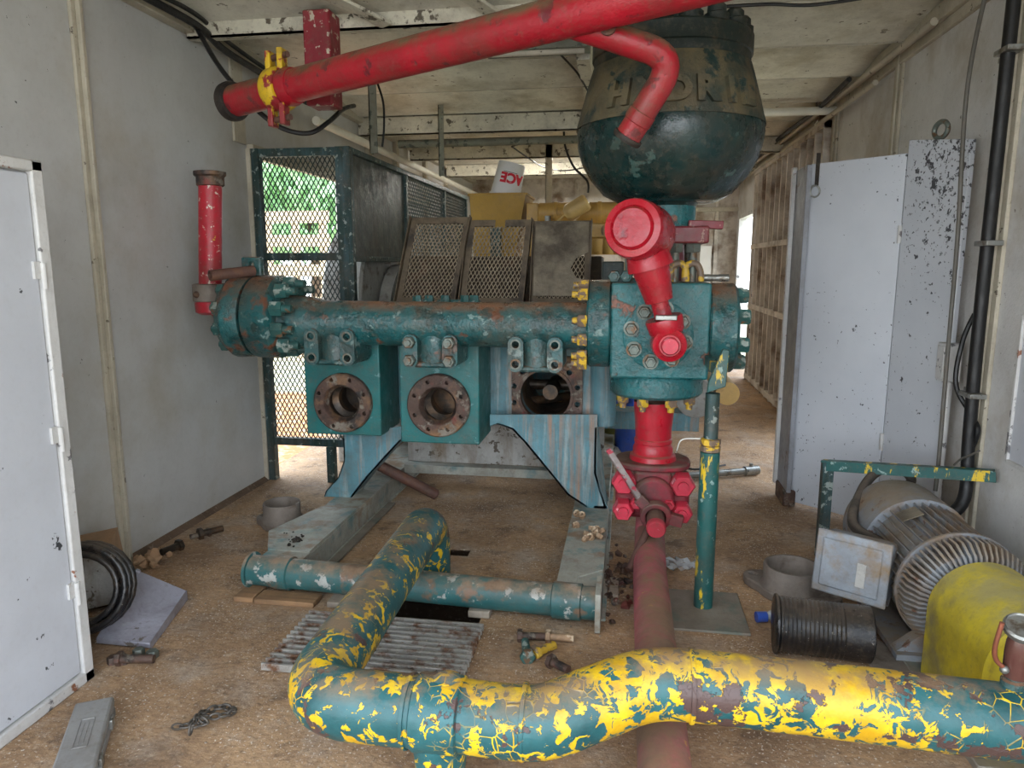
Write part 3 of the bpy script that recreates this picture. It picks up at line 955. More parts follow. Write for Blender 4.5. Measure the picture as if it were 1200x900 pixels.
# discharge manifold
MY, MZ = 3.86, 1.275
mf = MB()
prf = [(.15, -1.93), (.15, -1.80), (.14, -1.73), (.125, -1.68), (.122, -.62), (.127, -.60), (.127, -.25), (.13, -.185)]
mf.lathe([(r_, t_) for r_, t_ in prf], (0, MY, MZ), (1, 0, 0), 40)
man = mf.build('discharge_manifold', 'teal', pu)
sd = [(364, 407, 394, 420, 'h'), (480, 527, 401, 423, 'n'), (604, 650, 404, 428, 'h')]
for (xa, xb, ya, yb, kind) in sd:
    A, B = at(xa, ya, Y=3.715), at(xb, yb, Y=3.715)
    cx = (A.x + B.x) / 2
    sb = MB()
    sb.cyl((cx, MY - .02, MZ - .02), (cx, MY - .02, B.z - .03), .088, .1, 28)
    sb.box(cx - .10, cx + .10, MY - .02, 3.998, B.z - .035, MZ - .04)
    sb.prism([(cx - .135, 3.86, B.z - .04), (cx + .135, 3.86, B.z - .04), (cx + .135, 3.86, MZ - .05), (cx - .135, 3.86, MZ - .05)], (0, .13, 0))
    sb.box(cx - .1, cx + .1, 3.74, 3.86, B.z - .045, B.z - .012)
    sb.build('outlet_saddle', 'teal', man, .012)
    for X in (A.x, B.x):
        pl = []
        for i in range(24):
            an = 2 * PI * i / 24
            pl.append((X + .042 * math.cos(an), 3.715, (A.z if math.sin(an) > 0 else B.z) + .042 * math.sin(an)))
        ear = MB().prism(pl, (0, .265, 0)).build('mounting_ear', 'teal', man)
        for Z in (A.z, B.z):
            if kind == 'h':
                cc = MB().cyl((X, 3.6, Z), (X, 3.8, Z), .0195, n=18)
                cut(ear, cc)
                MB().lathe([(.0195, 0), (.029, 0), (.029, .006), (.0195, .006)], (X, 3.711, Z), (0, 1, 0), 18, closed=True).build('hole_rim', 'bolt_grey', ear)
            else:
                MB().nut((X, 3.715, Z), (0, -1, 0), .034, .035).build('hex_nut', 'bolt_grey', ear)
# rear studs between ears
MB().box(at(420, 400, Y=3.95).x, at(428, 400, Y=3.95).x, 3.9, 3.998, 1.08, 1.2).build('retainer_bar', 'teal', man)
# left end: ring flange and blind flange with big nuts
ez = 1.305
mf = MB().lathe([(.14, -1.91), (.2, -1.915), (.235, -1.94), (.235, -2.075), (.228, -2.085), (.14, -2.085)], (0, MY, ez), (1, 0, 0), 44).build('end_flange', 'teal', pu)
bf = MB().lathe([(.0, -2.085), (.17, -2.085), (.17, -2.103), (.225, -2.103), (.232, -2.113), (.236, -2.20), (.20, -2.25), (.0, -2.255)], (0, MY, ez), (1, 0, 0), 44).build('blind_flange', 'teal', pu)
for i in range(10):
    a = 2 * PI * (i + .5) / 10
    P = V((-1.915, MY + math.cos(a) * .187, ez + math.sin(a) * .187))
    MB().nut(P, (1, 0, 0), .044, .065, .8).build('hex_nut', 'bolt_teal', mf)
    P = V((-2.222, MY + math.cos(a) * .187, ez + math.sin(a) * .187))
    MB().nut(P, (-1, 0, 0), .04, .04, .3).build('hex_nut', 'bolt_teal', bf)
l0, l1 = at(285, 318, Y=MY), at(307, 301, Y=MY)
lug = MB().box(l0.x, l1.x, MY - .02, MY + .02, l0.z - .07, l1.z).build('lifting_lug', 'teal', pu, .01)
cut(lug, MB().cyl(((l0.x + l1.x) / 2, 3.7, l1.z - .045), ((l0.x + l1.x) / 2, 4.0, l1.z - .045), .014))
p0, p1 = at(246, 323, Y=3.62), at(292, 318, Y=3.8)
MB().lathe([(.02, 0), (.03, 0), (.03, .25), (.02, .25)], p0, p1 - p0, 20, closed=True).build('drain_pipe', 'handle_rust', pu)
MB().cyl(p0 + (p1 - p0) * .3, p1, .022, n=18).build('drain_plug', 'hole', pu)
# right end: nuts onto the block flange
for (px, py) in ((685, 345), (688, 376), (682, 398), (684, 417), (690, 335), (690, 426)):
    P = at(px, py, Y=3.72)
    MB().nut((-.195, 3.72 if py > 340 else 3.8, P.z), (-1, 0, 0), .034, .05, .6).build('hex_nut', 'bolt_yellow', pu)
# side stub pipe on the right of the power end
MB().cyl((.66, 4.7, .78), (.66, 5.6, .78), .075, n=24).build('side_pipe', 'yellow_engine', pu)
MB().cyl((-.16, 5.5, .78), (.66, 5.5, .78), .06, n=20).build('side_pipe', 'guard_grey', pu)
MB().lathe([(.1, 0), (.13, .02), (.13, .2), (.1, .22)], (.47, 4.75, .73), (0, 1, 0), 28).build('side_drum', 'guard_grey', pu)
MB().box(-.16, .5, 4.8, 5.0, .5, .62).build('side_bracket', 'teal_pale', pu)
MB().box(-.16, -.02, 4.75, 5.3, 1.3, 1.62).build('rear_housing', 'panel_dark', pu, .01)
MB().box(-.13, -.07, 4.75, 5.3, .62, 1.3).build('rear_housing', 'panel_dark', pu, .01)

# ================================================================== MESH COVERS on top of the pump
MB().box(-1.6, -.2, 4.84, 5.02, 1.3, 1.325).build('cover_shelf', 'brown_screen', pu)


def screen(pxs, label, hoop=False, tilt=0.0):
    (bl, br, tr, tl) = [at(x, y, Y=4.88 if y > 300 else 5.04) for x, y in pxs]
    bl.z = br.z = 1.33
    U = (br - bl)
    w = U.length
    U = U.normalized()
    W = (tl - bl)
    h = W.length
    W = W.normalized()
    N = U.cross(W).normalized()
    r = thing('mesh_cover', label, 'cover', bl, 'mesh covers along the pump top')
    f = MB()
    fw = .045

    def bar(o, a, b, la, lb, th=.02):
        P = [o, o + a * la, o + a * la + b * lb, o + b * lb]
        f.prism(P, -N * th)
    bar(bl, U, W, fw, h)
    bar(bl + U * (w - fw), U, W, fw, h)
    bar(bl + U * fw, U, W, w - 2 * fw, fw)
    if hoop:
        bar(bl + U * fw + W * (h - fw), U, W, (w - 2 * fw) * .4, fw)
        bar(bl + U * (fw + (w - 2 * fw) * .6) + W * (h - fw), U, W, (w - 2 * fw) * .4, fw)
    else:
        bar(bl + U * fw + W * (h - fw), U, W, w - 2 * fw, fw)
    # folded side lips
    f.prism([bl, bl + W * h, bl + W * h + U * .006, bl + U * .006], N * .045)
    f.prism([bl + U * w, bl + U * w + W * h, bl + W * h + U * (w - .006), bl + U * (w - .006)], N * .045)
    f.build('frame', 'brown_screen', r)
    m = MB()
    m.mesh(bl + U * fw + W * fw + N * -.008, U, W, w - 2 * fw, h - 2 * fw, .029, .05, .0065)
    m.build('wire_mesh', 'wire_tan', r, flat=True)
    return r, bl, U, W, N, w, h


screen([(463, 357), (534, 357), (546, 257), (482, 255)], 'tilted brown mesh cover at the left end of the row on the pump top')
screen([(538, 358), (614, 358), (622, 259), (549, 258)], 'middle brown mesh cover on the pump top, in front of the ochre box', hoop=True)
r, bl, U, W, N, w, h = screen([(621, 360), (691, 360), (693, 259), (625, 259)], 'brown mesh cover mostly closed by a steel plate, below the tilted yellow cylinder')
pl = MB()
poly = [(0.02, .06), (w - .02, .06), (w - .02, h * .28), (w - .1, h * .32), (w - .14, h * .42), (w - .1, h * .55), (w - .02, h * .62), (w - .02, h - .01), (.02, h - .01)]
pl.prism([bl + U * a + W * b_ + N * .006 for a, b_ in poly], N * .004)
pl.build('cover_plate', 'brown_plate', r)

# ================================================================== DISCHARGE BLOCK
BX0, BX1, BZ0, BZ1 = -.075, .42, 1.02, 1.51
bc = V(((BX0 + BX1) / 2, 3.95, (BZ0 + BZ1) / 2))
bk = thing('discharge_block', 'square teal cross block with bolted round flanges, between manifold and dampener', 'valve block', bc)
MB().box(BX0, BX1, 3.7, 4.2, BZ0, BZ1).build('body', 'teal_clean', bk, .012)
MB().lathe([(0, -.2), (.225, -.2), (.235, -.19), (.235, -.085), (.225, -.076), (0, -.076)], (0, 3.92, 1.285), (1, 0, 0), 44).build('side_flange', 'teal', bk)
rf = MB().lathe([(0, .421), (.225, .421), (.235, .43), (.235, .55), (.22, .565), (0, .57)], (0, 3.92, 1.27), (1, 0, 0), 44).build('side_flange', 'teal', bk)
for i in range(8):
    a = 2 * PI * (i + .5) / 8
    MB().hexa((.563, 3.92 + math.cos(a) * .185, 1.27 + math.sin(a) * .185), (1, 0, 0), .042, .055).build('hex_nut', 'bolt_teal', rf)
fc = at(771, 393, Y=3.69)
ff = MB().lathe([(0, 0), (.168, 0), (.176, .006), (.176, .02), (0, .02)], (fc.x, 3.682, fc.z), (0, 1, 0), 48).build('front_flange', 'teal_clean', bk)
for i in range(8):
    a = 2 * PI * (i + .5) / 8 + .15
    P = (fc.x + math.cos(a) * .138, 3.682, fc.z + math.sin(a) * .138)
    m = MB()
    m.lathe([(.02, 0), (.04, 0), (.04, .006), (.02, .006)], P, (0, -1, 0), 18)
    m.nut(P, (0, -1, 0), .031, .034, .25)
    m.build('hex_nut', 'bolt_grey', ff)
bfz = MB().lathe([(0, .905), (.235, .905), (.25, .92), (.25, 1.005), (.24, 1.019), (0, 1.019)], (bc.x, 3.95, 0), (0, 0, 1), 48).build('bottom_flange', 'teal_clean', bk)
for i in range(8):
    a = 2 * PI * (i + .5) / 8
    P = (bc.x + math.cos(a) * .19, 3.95 + math.sin(a) * .19, .905)
    MB().nut(P, (0, 0, -1), .034, .045, .6).build('hex_nut', 'bolt_yellow', bfz)
# short studs lying/standing at the top left, and the loose rod
for px in (720, 734):
    P = at(px, 326, Y=3.78)
    MB().nut((P.x, 3.80, 1.54), (0, -1, 0), .034, .04, .3).build('hex_nut', 'bolt_teal', bk)
MB().box(-.07, .06, 3.8, 3.9, 1.51, 1.53).build('retainer_bar', 'teal', bk)
q0, q1 = at(818, 327, Y=3.86), at(849, 327, Y=3.86)
tag(MB().lathe([(.016, 0), (.019, .004), (.019, .06), (.017, .065), (.017, .1), (.019, .105), (.019, .152), (.014, .156)], V((q0.x, 3.86, 1.532)), (1, 0, 0), 16).build('loose_pin', 'steel', origin=(q0.x, 3.86, 1.532)),
    'short dark steel pin lying on top of the teal cross block', 'pin')

# ================================================================== PULSATION DAMPENER
DX, DY = .195, 3.95
dm = thing('pulsation_dampener', 'big round dark teal dampener with raised lettering, standing over the cross block', 'dampener', (DX, DY, 1.72))
MB().cyl((DX, DY, 1.79), (DX, DY, 1.90), .152, n=40).build('shell_neck', 'teal_clean', dm)
MB().lathe([(0, 1.895), (.15, 1.895), (.165, 1.915), (.25, 1.92), (.33, 1.96), (.40, 2.04), (.443, 2.115), (.466, 2.19), (.474, 2.255), (.470, 2.285), (0, 2.285)], (DX, DY, 0), (0, 0, 1), 64).build('lower_shell', 'teal_dark', dm, ang=30)
ub = MB().lathe([(0, 2.285), (.477, 2.285), (.475, 2.298), (.462, 2.34), (.447, 2.40), (.430, 2.46), (.410, 2.53), (.396, 2.575), (0, 2.575)], (DX, DY, 0), (0, 0, 1), 64).build('upper_shell', 'damp_top', dm, ang=30)
MB().lathe([(0, 2.575), (.385, 2.575), (.390, 2.585), (.390, 2.62), (.399, 2.625), (.399, 2.705), (.39, 2.715), (0, 2.715)], (DX, DY, 0), (0, 0, 1), 64).build('lid', 'damp_lid', dm)
for i in range(16):
    a = 2 * PI * (i + .5) / 16
    m = MB()
    m.lathe([(.058, 0), (.058, .035), (.045, .042), (.043, .072), (.03, .085), (0, .09)], (DX + math.cos(a) * .335, DY + math.sin(a) * .335, 2.71), (0, 0, 1), 14)
    m.build('lid_bolt', 'damp_lid', dm)
lg = MB().prism([(DX - .1, DY - .1, 2.715), (DX + .1, DY - .1, 2.715), (DX + .06, DY - .1, 2.95), (DX - .06, DY - .1, 2.95)], (0, .03, 0)).build('lifting_lug', 'damp_lid', dm, .005)
cut(lg, MB().cyl((DX, DY - .3, 2.88), (DX, DY + .1, 2.88), .035))
# raised lettering round the shoulder
word = 'HYDRIL'
tx = MB()
for i, ch in enumerate(word):
    th0 = -PI / 2 + math.radians((-33, -15.5, 2, 19, 33.5, 47)[i])
    if ch == 'I':
        th0 += math.radians(0)

    def wrap(x, y, z, th0=th0):
        zz = 2.39 + y
        rr = .447 + (2.40 - zz) * .26 + z
        th = th0 + x / .45
        return V((DX + rr * math.cos(th), DY + rr * math.sin(th), zz))
    add_glyphs(tx, ch, .155, .024, wrap, .008)
tx.build('raised_lettering', 'damp_top', dm, flat=True)
# flange pair, studs and yellow bends under the dampener
f0, f1 = at(716, 263, Y=3.75), at(823, 286, Y=3.75)
nf = MB().box(-.06, .40, 3.74, 4.16, 1.705, 1.79).build('neck_flange', 'maroon', dm, .01)
MB().cyl((DX, DY, 1.515), (DX, DY, 1.705), .11, .1, 28).build('neck', 'maroon', dm)
MB().bar((.3, 3.8, 1.8), (.47, 3.8, 1.795), .05, .04).build('neck_tab', 'maroon', dm, .004)
for (x, yv) in ((.01, 3.81), (.33, 3.81), (.24, 3.79), (.01, 4.09), (.33, 4.09)):
    m = MB()
    m.hexa((x, yv, 1.705), (0, 0, -1), .04, .045)
    m.cyl((x, yv, 1.512), (x, yv, 1.66), .022, n=14)
    m.build('stud', 'bolt_grey', nf)
for x in (.26, .33):
    MB().tube([(x - .04, 3.77, 1.515), (x - .035, 3.77, 1.59), (x + .01, 3.77, 1.605), (x + .035, 3.77, 1.57), (x + .04, 3.77, 1.515)], .017, 10).build('lifting_shackle', 'bolt_yellow', nf)

# ================================================================== RED SWIVEL JOINT
sw = thing('swivel_joint', 'bright red swivel elbow pipe bolted on the front of the teal cross block', 'pipe elbow', (.12, 3.5, 1.2))
kc = at(785, 405, Y=3.42)
m = MB()
m.lathe([(.0, -.05), (.05, -.05), (.055, -.042), (.078, -.03), (.084, .0), (.084, .05), (.088, .1), (.07, .26), (0, .26)], (kc.x, 3.46, kc.z), (0, 1, 0), 36)
m.build('lower_elbow', 'red', sw)
MB().lathe([(0, -.085), (.036, -.085), (.042, -.075), (.042, -.04), (0, -.04)], (kc.x, 3.46, kc.z), (0, 1, 0), 24).build('end_plug', 'red_bolt', sw)
top = at(752, 272, Y=3.46)
bot = at(779, 378, Y=3.5)
ax = (top - bot)
L = ax.length
an = ax.normalized()
cup = bot - an * 0.015
MB().lathe([(.06, -.06), (.084, -.02), (.09, .035), (.086, .045), (.05, .045)], bot - an * .02, an, 32).build('socket', 'red', sw)
MB().box(-.05, .05, -.02, .02, -.012, .012, Matrix.Translation(bot + an * .03 + V((.01, -.07, 0)))).build('snap_ring', 'steel', sw, .004)
MB().cyl(bot, bot + an * .13, .042, n=24).build('swivel_pin', 'red', sw)
MB().lathe([(.05, 0), (.066, .004), (.082, .12), (.094, .2), (.097, .25), (.082, .34), (0, .36)], bot + an * .105, an, 36).build('tapered_barrel', 'red', sw)
u = (V((-.28, -.95, .08))).normalized()
MB().lathe([(0, .17), (.085, .17), (.095, .155), (.1, .165), (.128, .16), (.135, .14), (.138, .08), (.14, -.08), (.125, -.15), (.08, -.17), (0, -.17)], top, u, 44).build('upper_elbow', 'red', sw)
MB().lathe([(.11, 0), (.1, .06), (.085, .1)], top - an * .17, an, 32).build('elbow_collar', 'red', sw)

# ================================================================== RISER AND GATE VALVE
VX, VY = .168, 3.95
gv = thing('gate_valve', 'red bolted gate valve below the teal cross block, with lever handle', 'valve', (VX, VY, .1))
MB().lathe([(0, .86), (.112, .86), (.11, .82), (.1, .72), (.098, .655), (.104, .65), (.104, .63), (.098, .625), (.11, .6), (.11, .57), (.125, .56), (.13, .53), (0, .53)], (VX, VY, 0), (0, 0, 1), 40).build('riser_spool', 'red_spot', gv)
m = MB()
pl = []
for i in range(40):
    a = 2 * PI * i / 40
    ex = 2.6
    ca, sa = math.cos(a), math.sin(a)
    pl.append((VX + .205 * math.copysign(abs(ca) ** (2 / ex), ca), VY + .17 * math.copysign(abs(sa) ** (2 / ex), sa), .50))
m.prism(pl, (0, 0, .035))
m.build('top_plate', 'red_valve', gv, .01)
m = MB()
m.box(VX - .1, VX + .1, VY - .15, VY + .15, .24, .5)
m.cyl((VX, VY - .19, .36), (VX, VY + .15, .36), .115, n=32)
m.build('body', 'red_valve', gv, .02)
m = MB()
m.box(VX - .2, VX + .2, VY - .12, VY - .06, .22, .5)
m.build('bonnet_plate', 'red_valve', gv, .03)
for (dx, z) in ((-.155, .44), (.155, .44), (-.155, .285), (.155, .285)):
    m = MB()
    P = V((VX + dx, VY - .12, z))
    m.hexa(P, (0, -1, 0), .066 if z > .4 else .058, .085)
    m.cyl(P - V((0, .08, 0)), P - V((0, .10, 0)), .03, .027, 16)
    m.build('bonnet_nut', 'red_bolt', gv)
for (dx, z) in ((-.085, .33), (.085, .33)):
    MB().nut(V((VX + dx, VY - .15, z)), (0, -1, 0), .034, .05).build('packing_nut', 'red_bolt', gv)
sp = V((VX + .015, VY - .15, .30))
sq = sp + V((.0, -.22, -.045))
MB().cyl(sp + V((0, .05, .01)), sq, .05, .046, 28).build('stem', 'red_valve', gv)
MB().lathe([(0, 0), (.044, 0), (.05, .008), (.05, .04), (0, .04)], sq + V((0, -.005, 0)), (0, 1, .2), 28).build('stem_cap', 'red_bolt', gv)
yk = sp + V((0, -.1, -.01))
m = MB()
m.lathe([(.053, -.025), (.082, -.025), (.082, .025), (.053, .025)], yk, (0, 1, .2), 32, closed=True)
m.bar(yk + V((.07, 0, -.01)), yk + V((.14, 0, -.025)), .05, .06)
m.bar(yk + V((-.05, 0, .05)), yk + V((-.095, 0, .095)), .05, .06)
m.build('handle_clamp', 'red_valve', gv, .006)
h1 = at(712, 526, Y=3.62)
MB().bar(yk + V((-.08, 0, .08)), h1, .032, .032).build('lever_handle', 'handle', gv, .006)
h2 = at(737, 668, Y=3.5)
h2.z = max(h2.z, .02)
MB().cyl(yk + V((-.035, -.02, -.06)), h2, .019, n=14).build('lever_handle', 'handle_rust', gv)
# dirty red floor line
fpn = MB()
fpn.tube(fillet([(VX, VY, .24), (VX - .003, VY, .095), (VX - .018, 3.4, .095), (.152, 1.0, .095)], .14, 8), .082, 26, 1)
tag(fpn.build('floor_pipe', 'pink_pipe', origin=(.152, 2.6, 0)), 'faded red pipe running along the floor from the gate valve under the yellow pipe', 'pipe')

# ================================================================== GREEN SUPPORT POST
pp = thing('support_post', 'slim green post with yellow patches standing on a grey plate, right of the gate valve', 'post', (.395, 3.27, 0))
MB().cyl((.395, 3.27, .012), (.395, 3.27, .76), .044, n=24).build('post_tube', 'green_yellow', pp)
m = MB()
m.lathe([(.035, 0), (.046, .004), (.046, .028), (.038, .032), (.046, .036), (.046, .06), (.035, .064)], (.395, 3.27, .76), (0, 0, 1), 8)
m.build('screw_jack', 'bolt_yellow', pp)
MB().cyl((.395, 3.27, .82), (.395, 3.27, 1.03), .032, n=20).build('inner_tube', 'guard_teal', pp)
br = MB()
br.prism([(.37, 3.27, 1.03), (.45, 3.27, 1.06), (.46, 3.27, 1.225), (.43, 3.27, 1.23), (.375, 3.27, 1.08)], (0, .03, 0))
br.box(.40, .43, 3.29, 3.705, 1.10, 1.15)
br.build('top_bracket', 'green_yellow', pp, .004)
MB().box(.215, .575, 3.03, 3.43, .0, .012).build('base_plate', 'pad_grey', pp, .003)

# ================================================================== BIG SUCTION PIPE
sp = thing('suction_pipe', 'thick pipe with flaking yellow paint over teal, bending across the floor in front', 'pipe', (0, 0, 0))
R = .102
path = fillet([(-.955, 3.36, -.008), (-.955, 3.36, .325), (-.925, 1.86, .30), (-.2, 1.86, .30)], .17, 10)
path = path[:-1] + catmull([(-.45, 1.865, .297), (-.22, 1.87, .297), (-.06, 1.93, .335), (.1, 2.0, .365), (.3, 2.015, .365), (.8, 2.0, .36), (1.3, 1.98, .355), (2.2, 1.95, .35)], 6)
MB().tube(path, R, 36, 1).build('pipe_run', 'suction', sp)
for x in (-.60, -.46):
    MB().lathe([(R - .01, -.008), (R + .004, -.006), (R + .006, 0), (R + .004, .006), (R - .01, .008)], (x, 1.862, .299), (1, 0, 0), 36).build('weld_seam', 'suction', sp)
MB().lathe([(R - .01, -.008), (R + .004, -.006), (R + .006, 0), (R + .004, .006), (R - .01, .008)], (.22, 2.013, .366), (1, 0, 0), 36).build('weld_seam', 'suction', sp)
MB().lathe([(R - .01, -.008), (R + .004, -.006), (R + .006, 0), (R + .004, .006), (R - .01, .008)], (-.26, 1.868, .297), (1, .03, 0), 36).build('weld_seam', 'suction', sp)
lx = -.51
MB().lathe([(R, -.07), (R + .008, -.065), (R + .008, .065), (R, .07)], (lx, 1.862, .299), (1, 0, 0), 36).build('clamp_band', 'suction', sp)
MB().cyl((lx, 1.862, .13), (lx, 1.862, .24), .075, .085, 28).build('saddle_cup', 'suction', sp)
MB().cyl((lx, 1.862, 0), (lx, 1.862, .14), .05, n=24).build('support_leg', 'green_yellow', sp)
MB().lathe([(.03, .39), (.04, .392), (.04, .408), (.02, .42)], (lx + .02, 1.875, 0), (0, 0, 1), 18).build('vent_plug', 'suction', sp)

# gauge on the suction pipe
g0 = at(1187, 800, Y=2.0)
gx = g0.x
ga = thing('pressure_gauge', 'silver topped brown gauge with a copper lever, on the yellow pipe', 'gauge', (gx, 2.0, .46))
MB().lathe([(.03, .44), (.03, .475), (.022, .48), (.022, .5)], (gx, 2.0, 0), (0, 0, 1), 18).build('stub', 'teal', ga)
MB().lathe([(.02, .485), (.029, .49), (.031, .51), (.031, .56), (.029, .59), (.024, .61)], (gx, 1.995, 0), (0, 0, 1), 22).build('glass_body', mat('brown_glass_body', '#5d3a34', .2, 8, (), .12, .1, bump=0), ga)
MB().lathe([(.0, -.012), (.043, -.012), (.047, -.006), (.047, .006), (.041, .012), (.038, .007), (0, .007)], (gx, 1.985, .635), (-.15, -.45, 1), 32).build('silver_cap', 'steel', ga)
MB().tube([(gx - .03, 1.98, .515), (gx - .058, 1.98, .54), (gx - .068, 1.975, .58), (gx - .06, 1.97, .655)], .0065, 10).build('lever', 'brass', ga)
MB().ball((gx - .036, 1.98, .515), .012, 12).build('lever_hub', 'steel', ga)
MB().lathe([(.025, 0), (.03, .005), (.03, .05), (.02, .06)], (gx + .07, 2.02, .455), (0, 0, 1), 16).build('side_port', 'handle_rust', ga)

# ================================================================== RED STANDPIPE at the left wall
sx, sy = -2.405, 3.9
sp_ = thing('red_standpipe', 'upright red pipe with rusty threaded cap beside the left wall', 'pipe', (sx, sy, 1.3))
MB().cyl((sx + .045, sy, 2.06), (sx, sy, 1.45), .064, n=28).build('pipe', 'red_chip', sp_)
m = MB()
m.lathe([(.07, 0), (.078, .005), (.078, .05), (.09, .06), (.09, .08), (.06, .085)], (sx + .045, sy, 2.04), (0, 0, 1), 10)
m.build('threaded_cap', 'rusty_iron', sp_)
MB().lathe([(.0, 1.31), (.06, 1.31), (.088, 1.325), (.09, 1.38), (.085, 1.39)], (sx, sy, 0), (0, 0, 1), 30).build('lower_elbow', 'red_chip', sp_)
MB().lathe([(.085, 1.385), (.098, 1.39), (.098, 1.485), (.08, 1.49), (.06, 1.46)], (sx, sy, 0), (0, 0, 1), 30).build('clamp_collar', 'iron_grey', sp_)
MB().cyl((sx + .02, sy, 1.36), (-2.26, sy, 1.33), .06, n=24).build('side_outlet', 'red_chip', sp_)
MB().ball((sx - .03, sy - .095, 1.43), .02, 10).build('collar_pin', 'rusty_iron', sp_)

# ================================================================== OVERHEAD RED PIPE
P0, P1 = at(272, 119, Y=3.9), at(762, -6, Y=2.95)
d = (P1 - P0)
PE = P0 + d * 1.45
op = thing('overhead_pipe', 'long dusty red pipe sloping up under the ceiling from left to right', 'pipe', P0)
MB().cyl(P0 + d.normalized() * .01, PE, .083, n=36).build('pipe_run', 'red_pipe', op)
MB().lathe([(.085, -.02), (.104, -.018), (.107, .01), (.1, .03), (.08, .035)], P0, d, 36).build('end_rim', 'black_rim', op)
MB().lathe([(0, .0), (.085, .0), (.085, .03), (0, .03)], P0 - d.normalized() * .015, d, 32).build('end_cap', 'black_rim', op)
A = P0 + d * .84 + V((0, 0, -.03))
ba, bb, bc_ = at(690, 34, Y=3.13), at(793, 68, Y=3.2), at(736, 160, Y=3.3)
MB().tube(fillet([ba + (ba - bb).normalized() * .08, bb, bc_], .1, 8), .057, 24, 1).build('branch_elbow', 'red_pipe', op)
MB().lathe([(.056, -.05), (.061, -.045), (.061, 0), (.056, .005)], bc_ - (bc_ - bb).normalized() * .07, bc_ - bb, 24).build('weld_collar', 'red_pipe', op)
MB().lathe([(.04, 0), (.066, .0), (.068, .012), (.064, .024), (.04, .024)], bc_ - (bc_ - bb).normalized() * .005, bc_ - bb, 24).build('branch_rim', 'black_rim', op)
MB().lathe([(.025, 0), (.032, .002), (.032, .012), (.02, .016)], ba + (bb - ba) * .22 + V((0, -.055, .01)), (0, -1, .2), 18).build('branch_plug', 'handle_rust', op)
# union clamp
cl0 = P0 + d * .158
dn = d.normalized()
ul = MB().lathe([(.083, -.055), (.1, -.05), (.112, -.03), (.112, .03), (.1, .05), (.083, .055)], cl0, d, 36).build('pipe_union', 'yellow_clamp', op)
MB().lathe([(.083, .06), (.094, .062), (.098, .09), (.088, .13), (.083, .13)], cl0, d, 36).build('union_nut', 'red_pipe', op)
for s_ in (1, -1):
    m = MB()
    for o_ in (-.045, .045):
        m.bar(cl0 + dn * o_ + V((0, -.02, s_ * .08)), cl0 + dn * o_ + V((0, -.02, s_ * .19)), .03, .07)
    m.build('clamp_lug', 'yellow_clamp', ul, .006)
    MB().cyl(cl0 - dn * .075 + V((0, -.02, s_ * .155)), cl0 + dn * .09 + V((0, -.02, s_ * .155)), .016, n=12).build('clamp_bolt', 'handle_rust', ul)
# hanging red square post
q = at(378, 60, Y=4.12)
tag(MB().box(q.x - .08, q.x + .08, 4.04, 4.2, at(378, 123, Y=4.04).z, 3.0).build('hanging_post', 'red_flake', bevel=.012, origin=(q.x, 4.12, 3.0)), 'flaking red square post hanging from the ceiling behind the overhead pipe', 'post')

# ================================================================== WIRE CAGE
cg = thing('wire_cage', 'tall dark teal wire mesh guard cage standing at the opening in the left wall', 'cage', (-2.2, 5.5, 0))
CX0, CX1, CY0, CY1 = -2.63, -1.9, 4.86, 8.6
CZ0, CZ1, CZM = .3, 2.4, 1.655


def cbar(p, q, w=.06, h=None):
    MB().bar(p, q, w, h or w).build('frame_bar', 'guard_teal', cg, .004)


cbar((CX0 + .03, CY0 + .03, .0), (CX0 + .03, CY0 + .03, CZ1), .065)
cbar((CX1 - .05, CY0 + .03, CZ0 - .03), (CX1 - .05, CY0 + .03, CZ1 - .0), .11, .06)
cbar((-2.13, CY0 + .03, 0), (-2.13, CY0 + .03, CZ0 - .03), .06)
for z in (CZ0, CZM, CZ1 - .03):
    cbar((CX0 + .06, CY0 + .03, z), (CX1 - .1, CY0 + .03, z), .05, .055)
cbar((CX1 - .03, CY0 + .06, CZ1 - .02), (CX1 - .03, CY1, CZ1 - .02), .06, .04)
cbar((CX1 - .03, CY0 + .06, 1.64), (CX1 - .03, CY1, 1.64), .04, .04)
for yy in (6.2, 7.55, CY1):
    cbar((CX1 - .03, yy, 1.64), (CX1 - .03, yy, CZ1), .05)
cbar((CX1 - .03, CY1 - .02, 0), (CX1 - .03, CY1 - .02, 1.64), .05)
for (z0, z1) in ((CZ0 + .025, CZM - .025), (CZM + .025, CZ1 - .055)):
    MB().mesh((CX0 + .06, CY0 + .03, z0), (1, 0, 0), (0, 0, 1), CX1 - CX0 - .16, z1 - z0, .0355, .062, .0065).build('mesh_panel', 'guard_wire', cg, flat=True)
MB().box(CX1 - .036, CX1 - .028, CY0 + .06, 6.18, 1.66, CZ1 - .04).build('solid_panel', 'panel_dark', cg)
for (a, b_) in ((6.23, 7.52), (7.58, CY1 - .03)):
    MB().mesh((CX1 - .03, a, 1.66), (0, 1, 0), (0, 0, 1), b_ - a, CZ1 - .04 - 1.66, .05, .062, .007).build('mesh_panel', 'guard_wire', cg, flat=True)
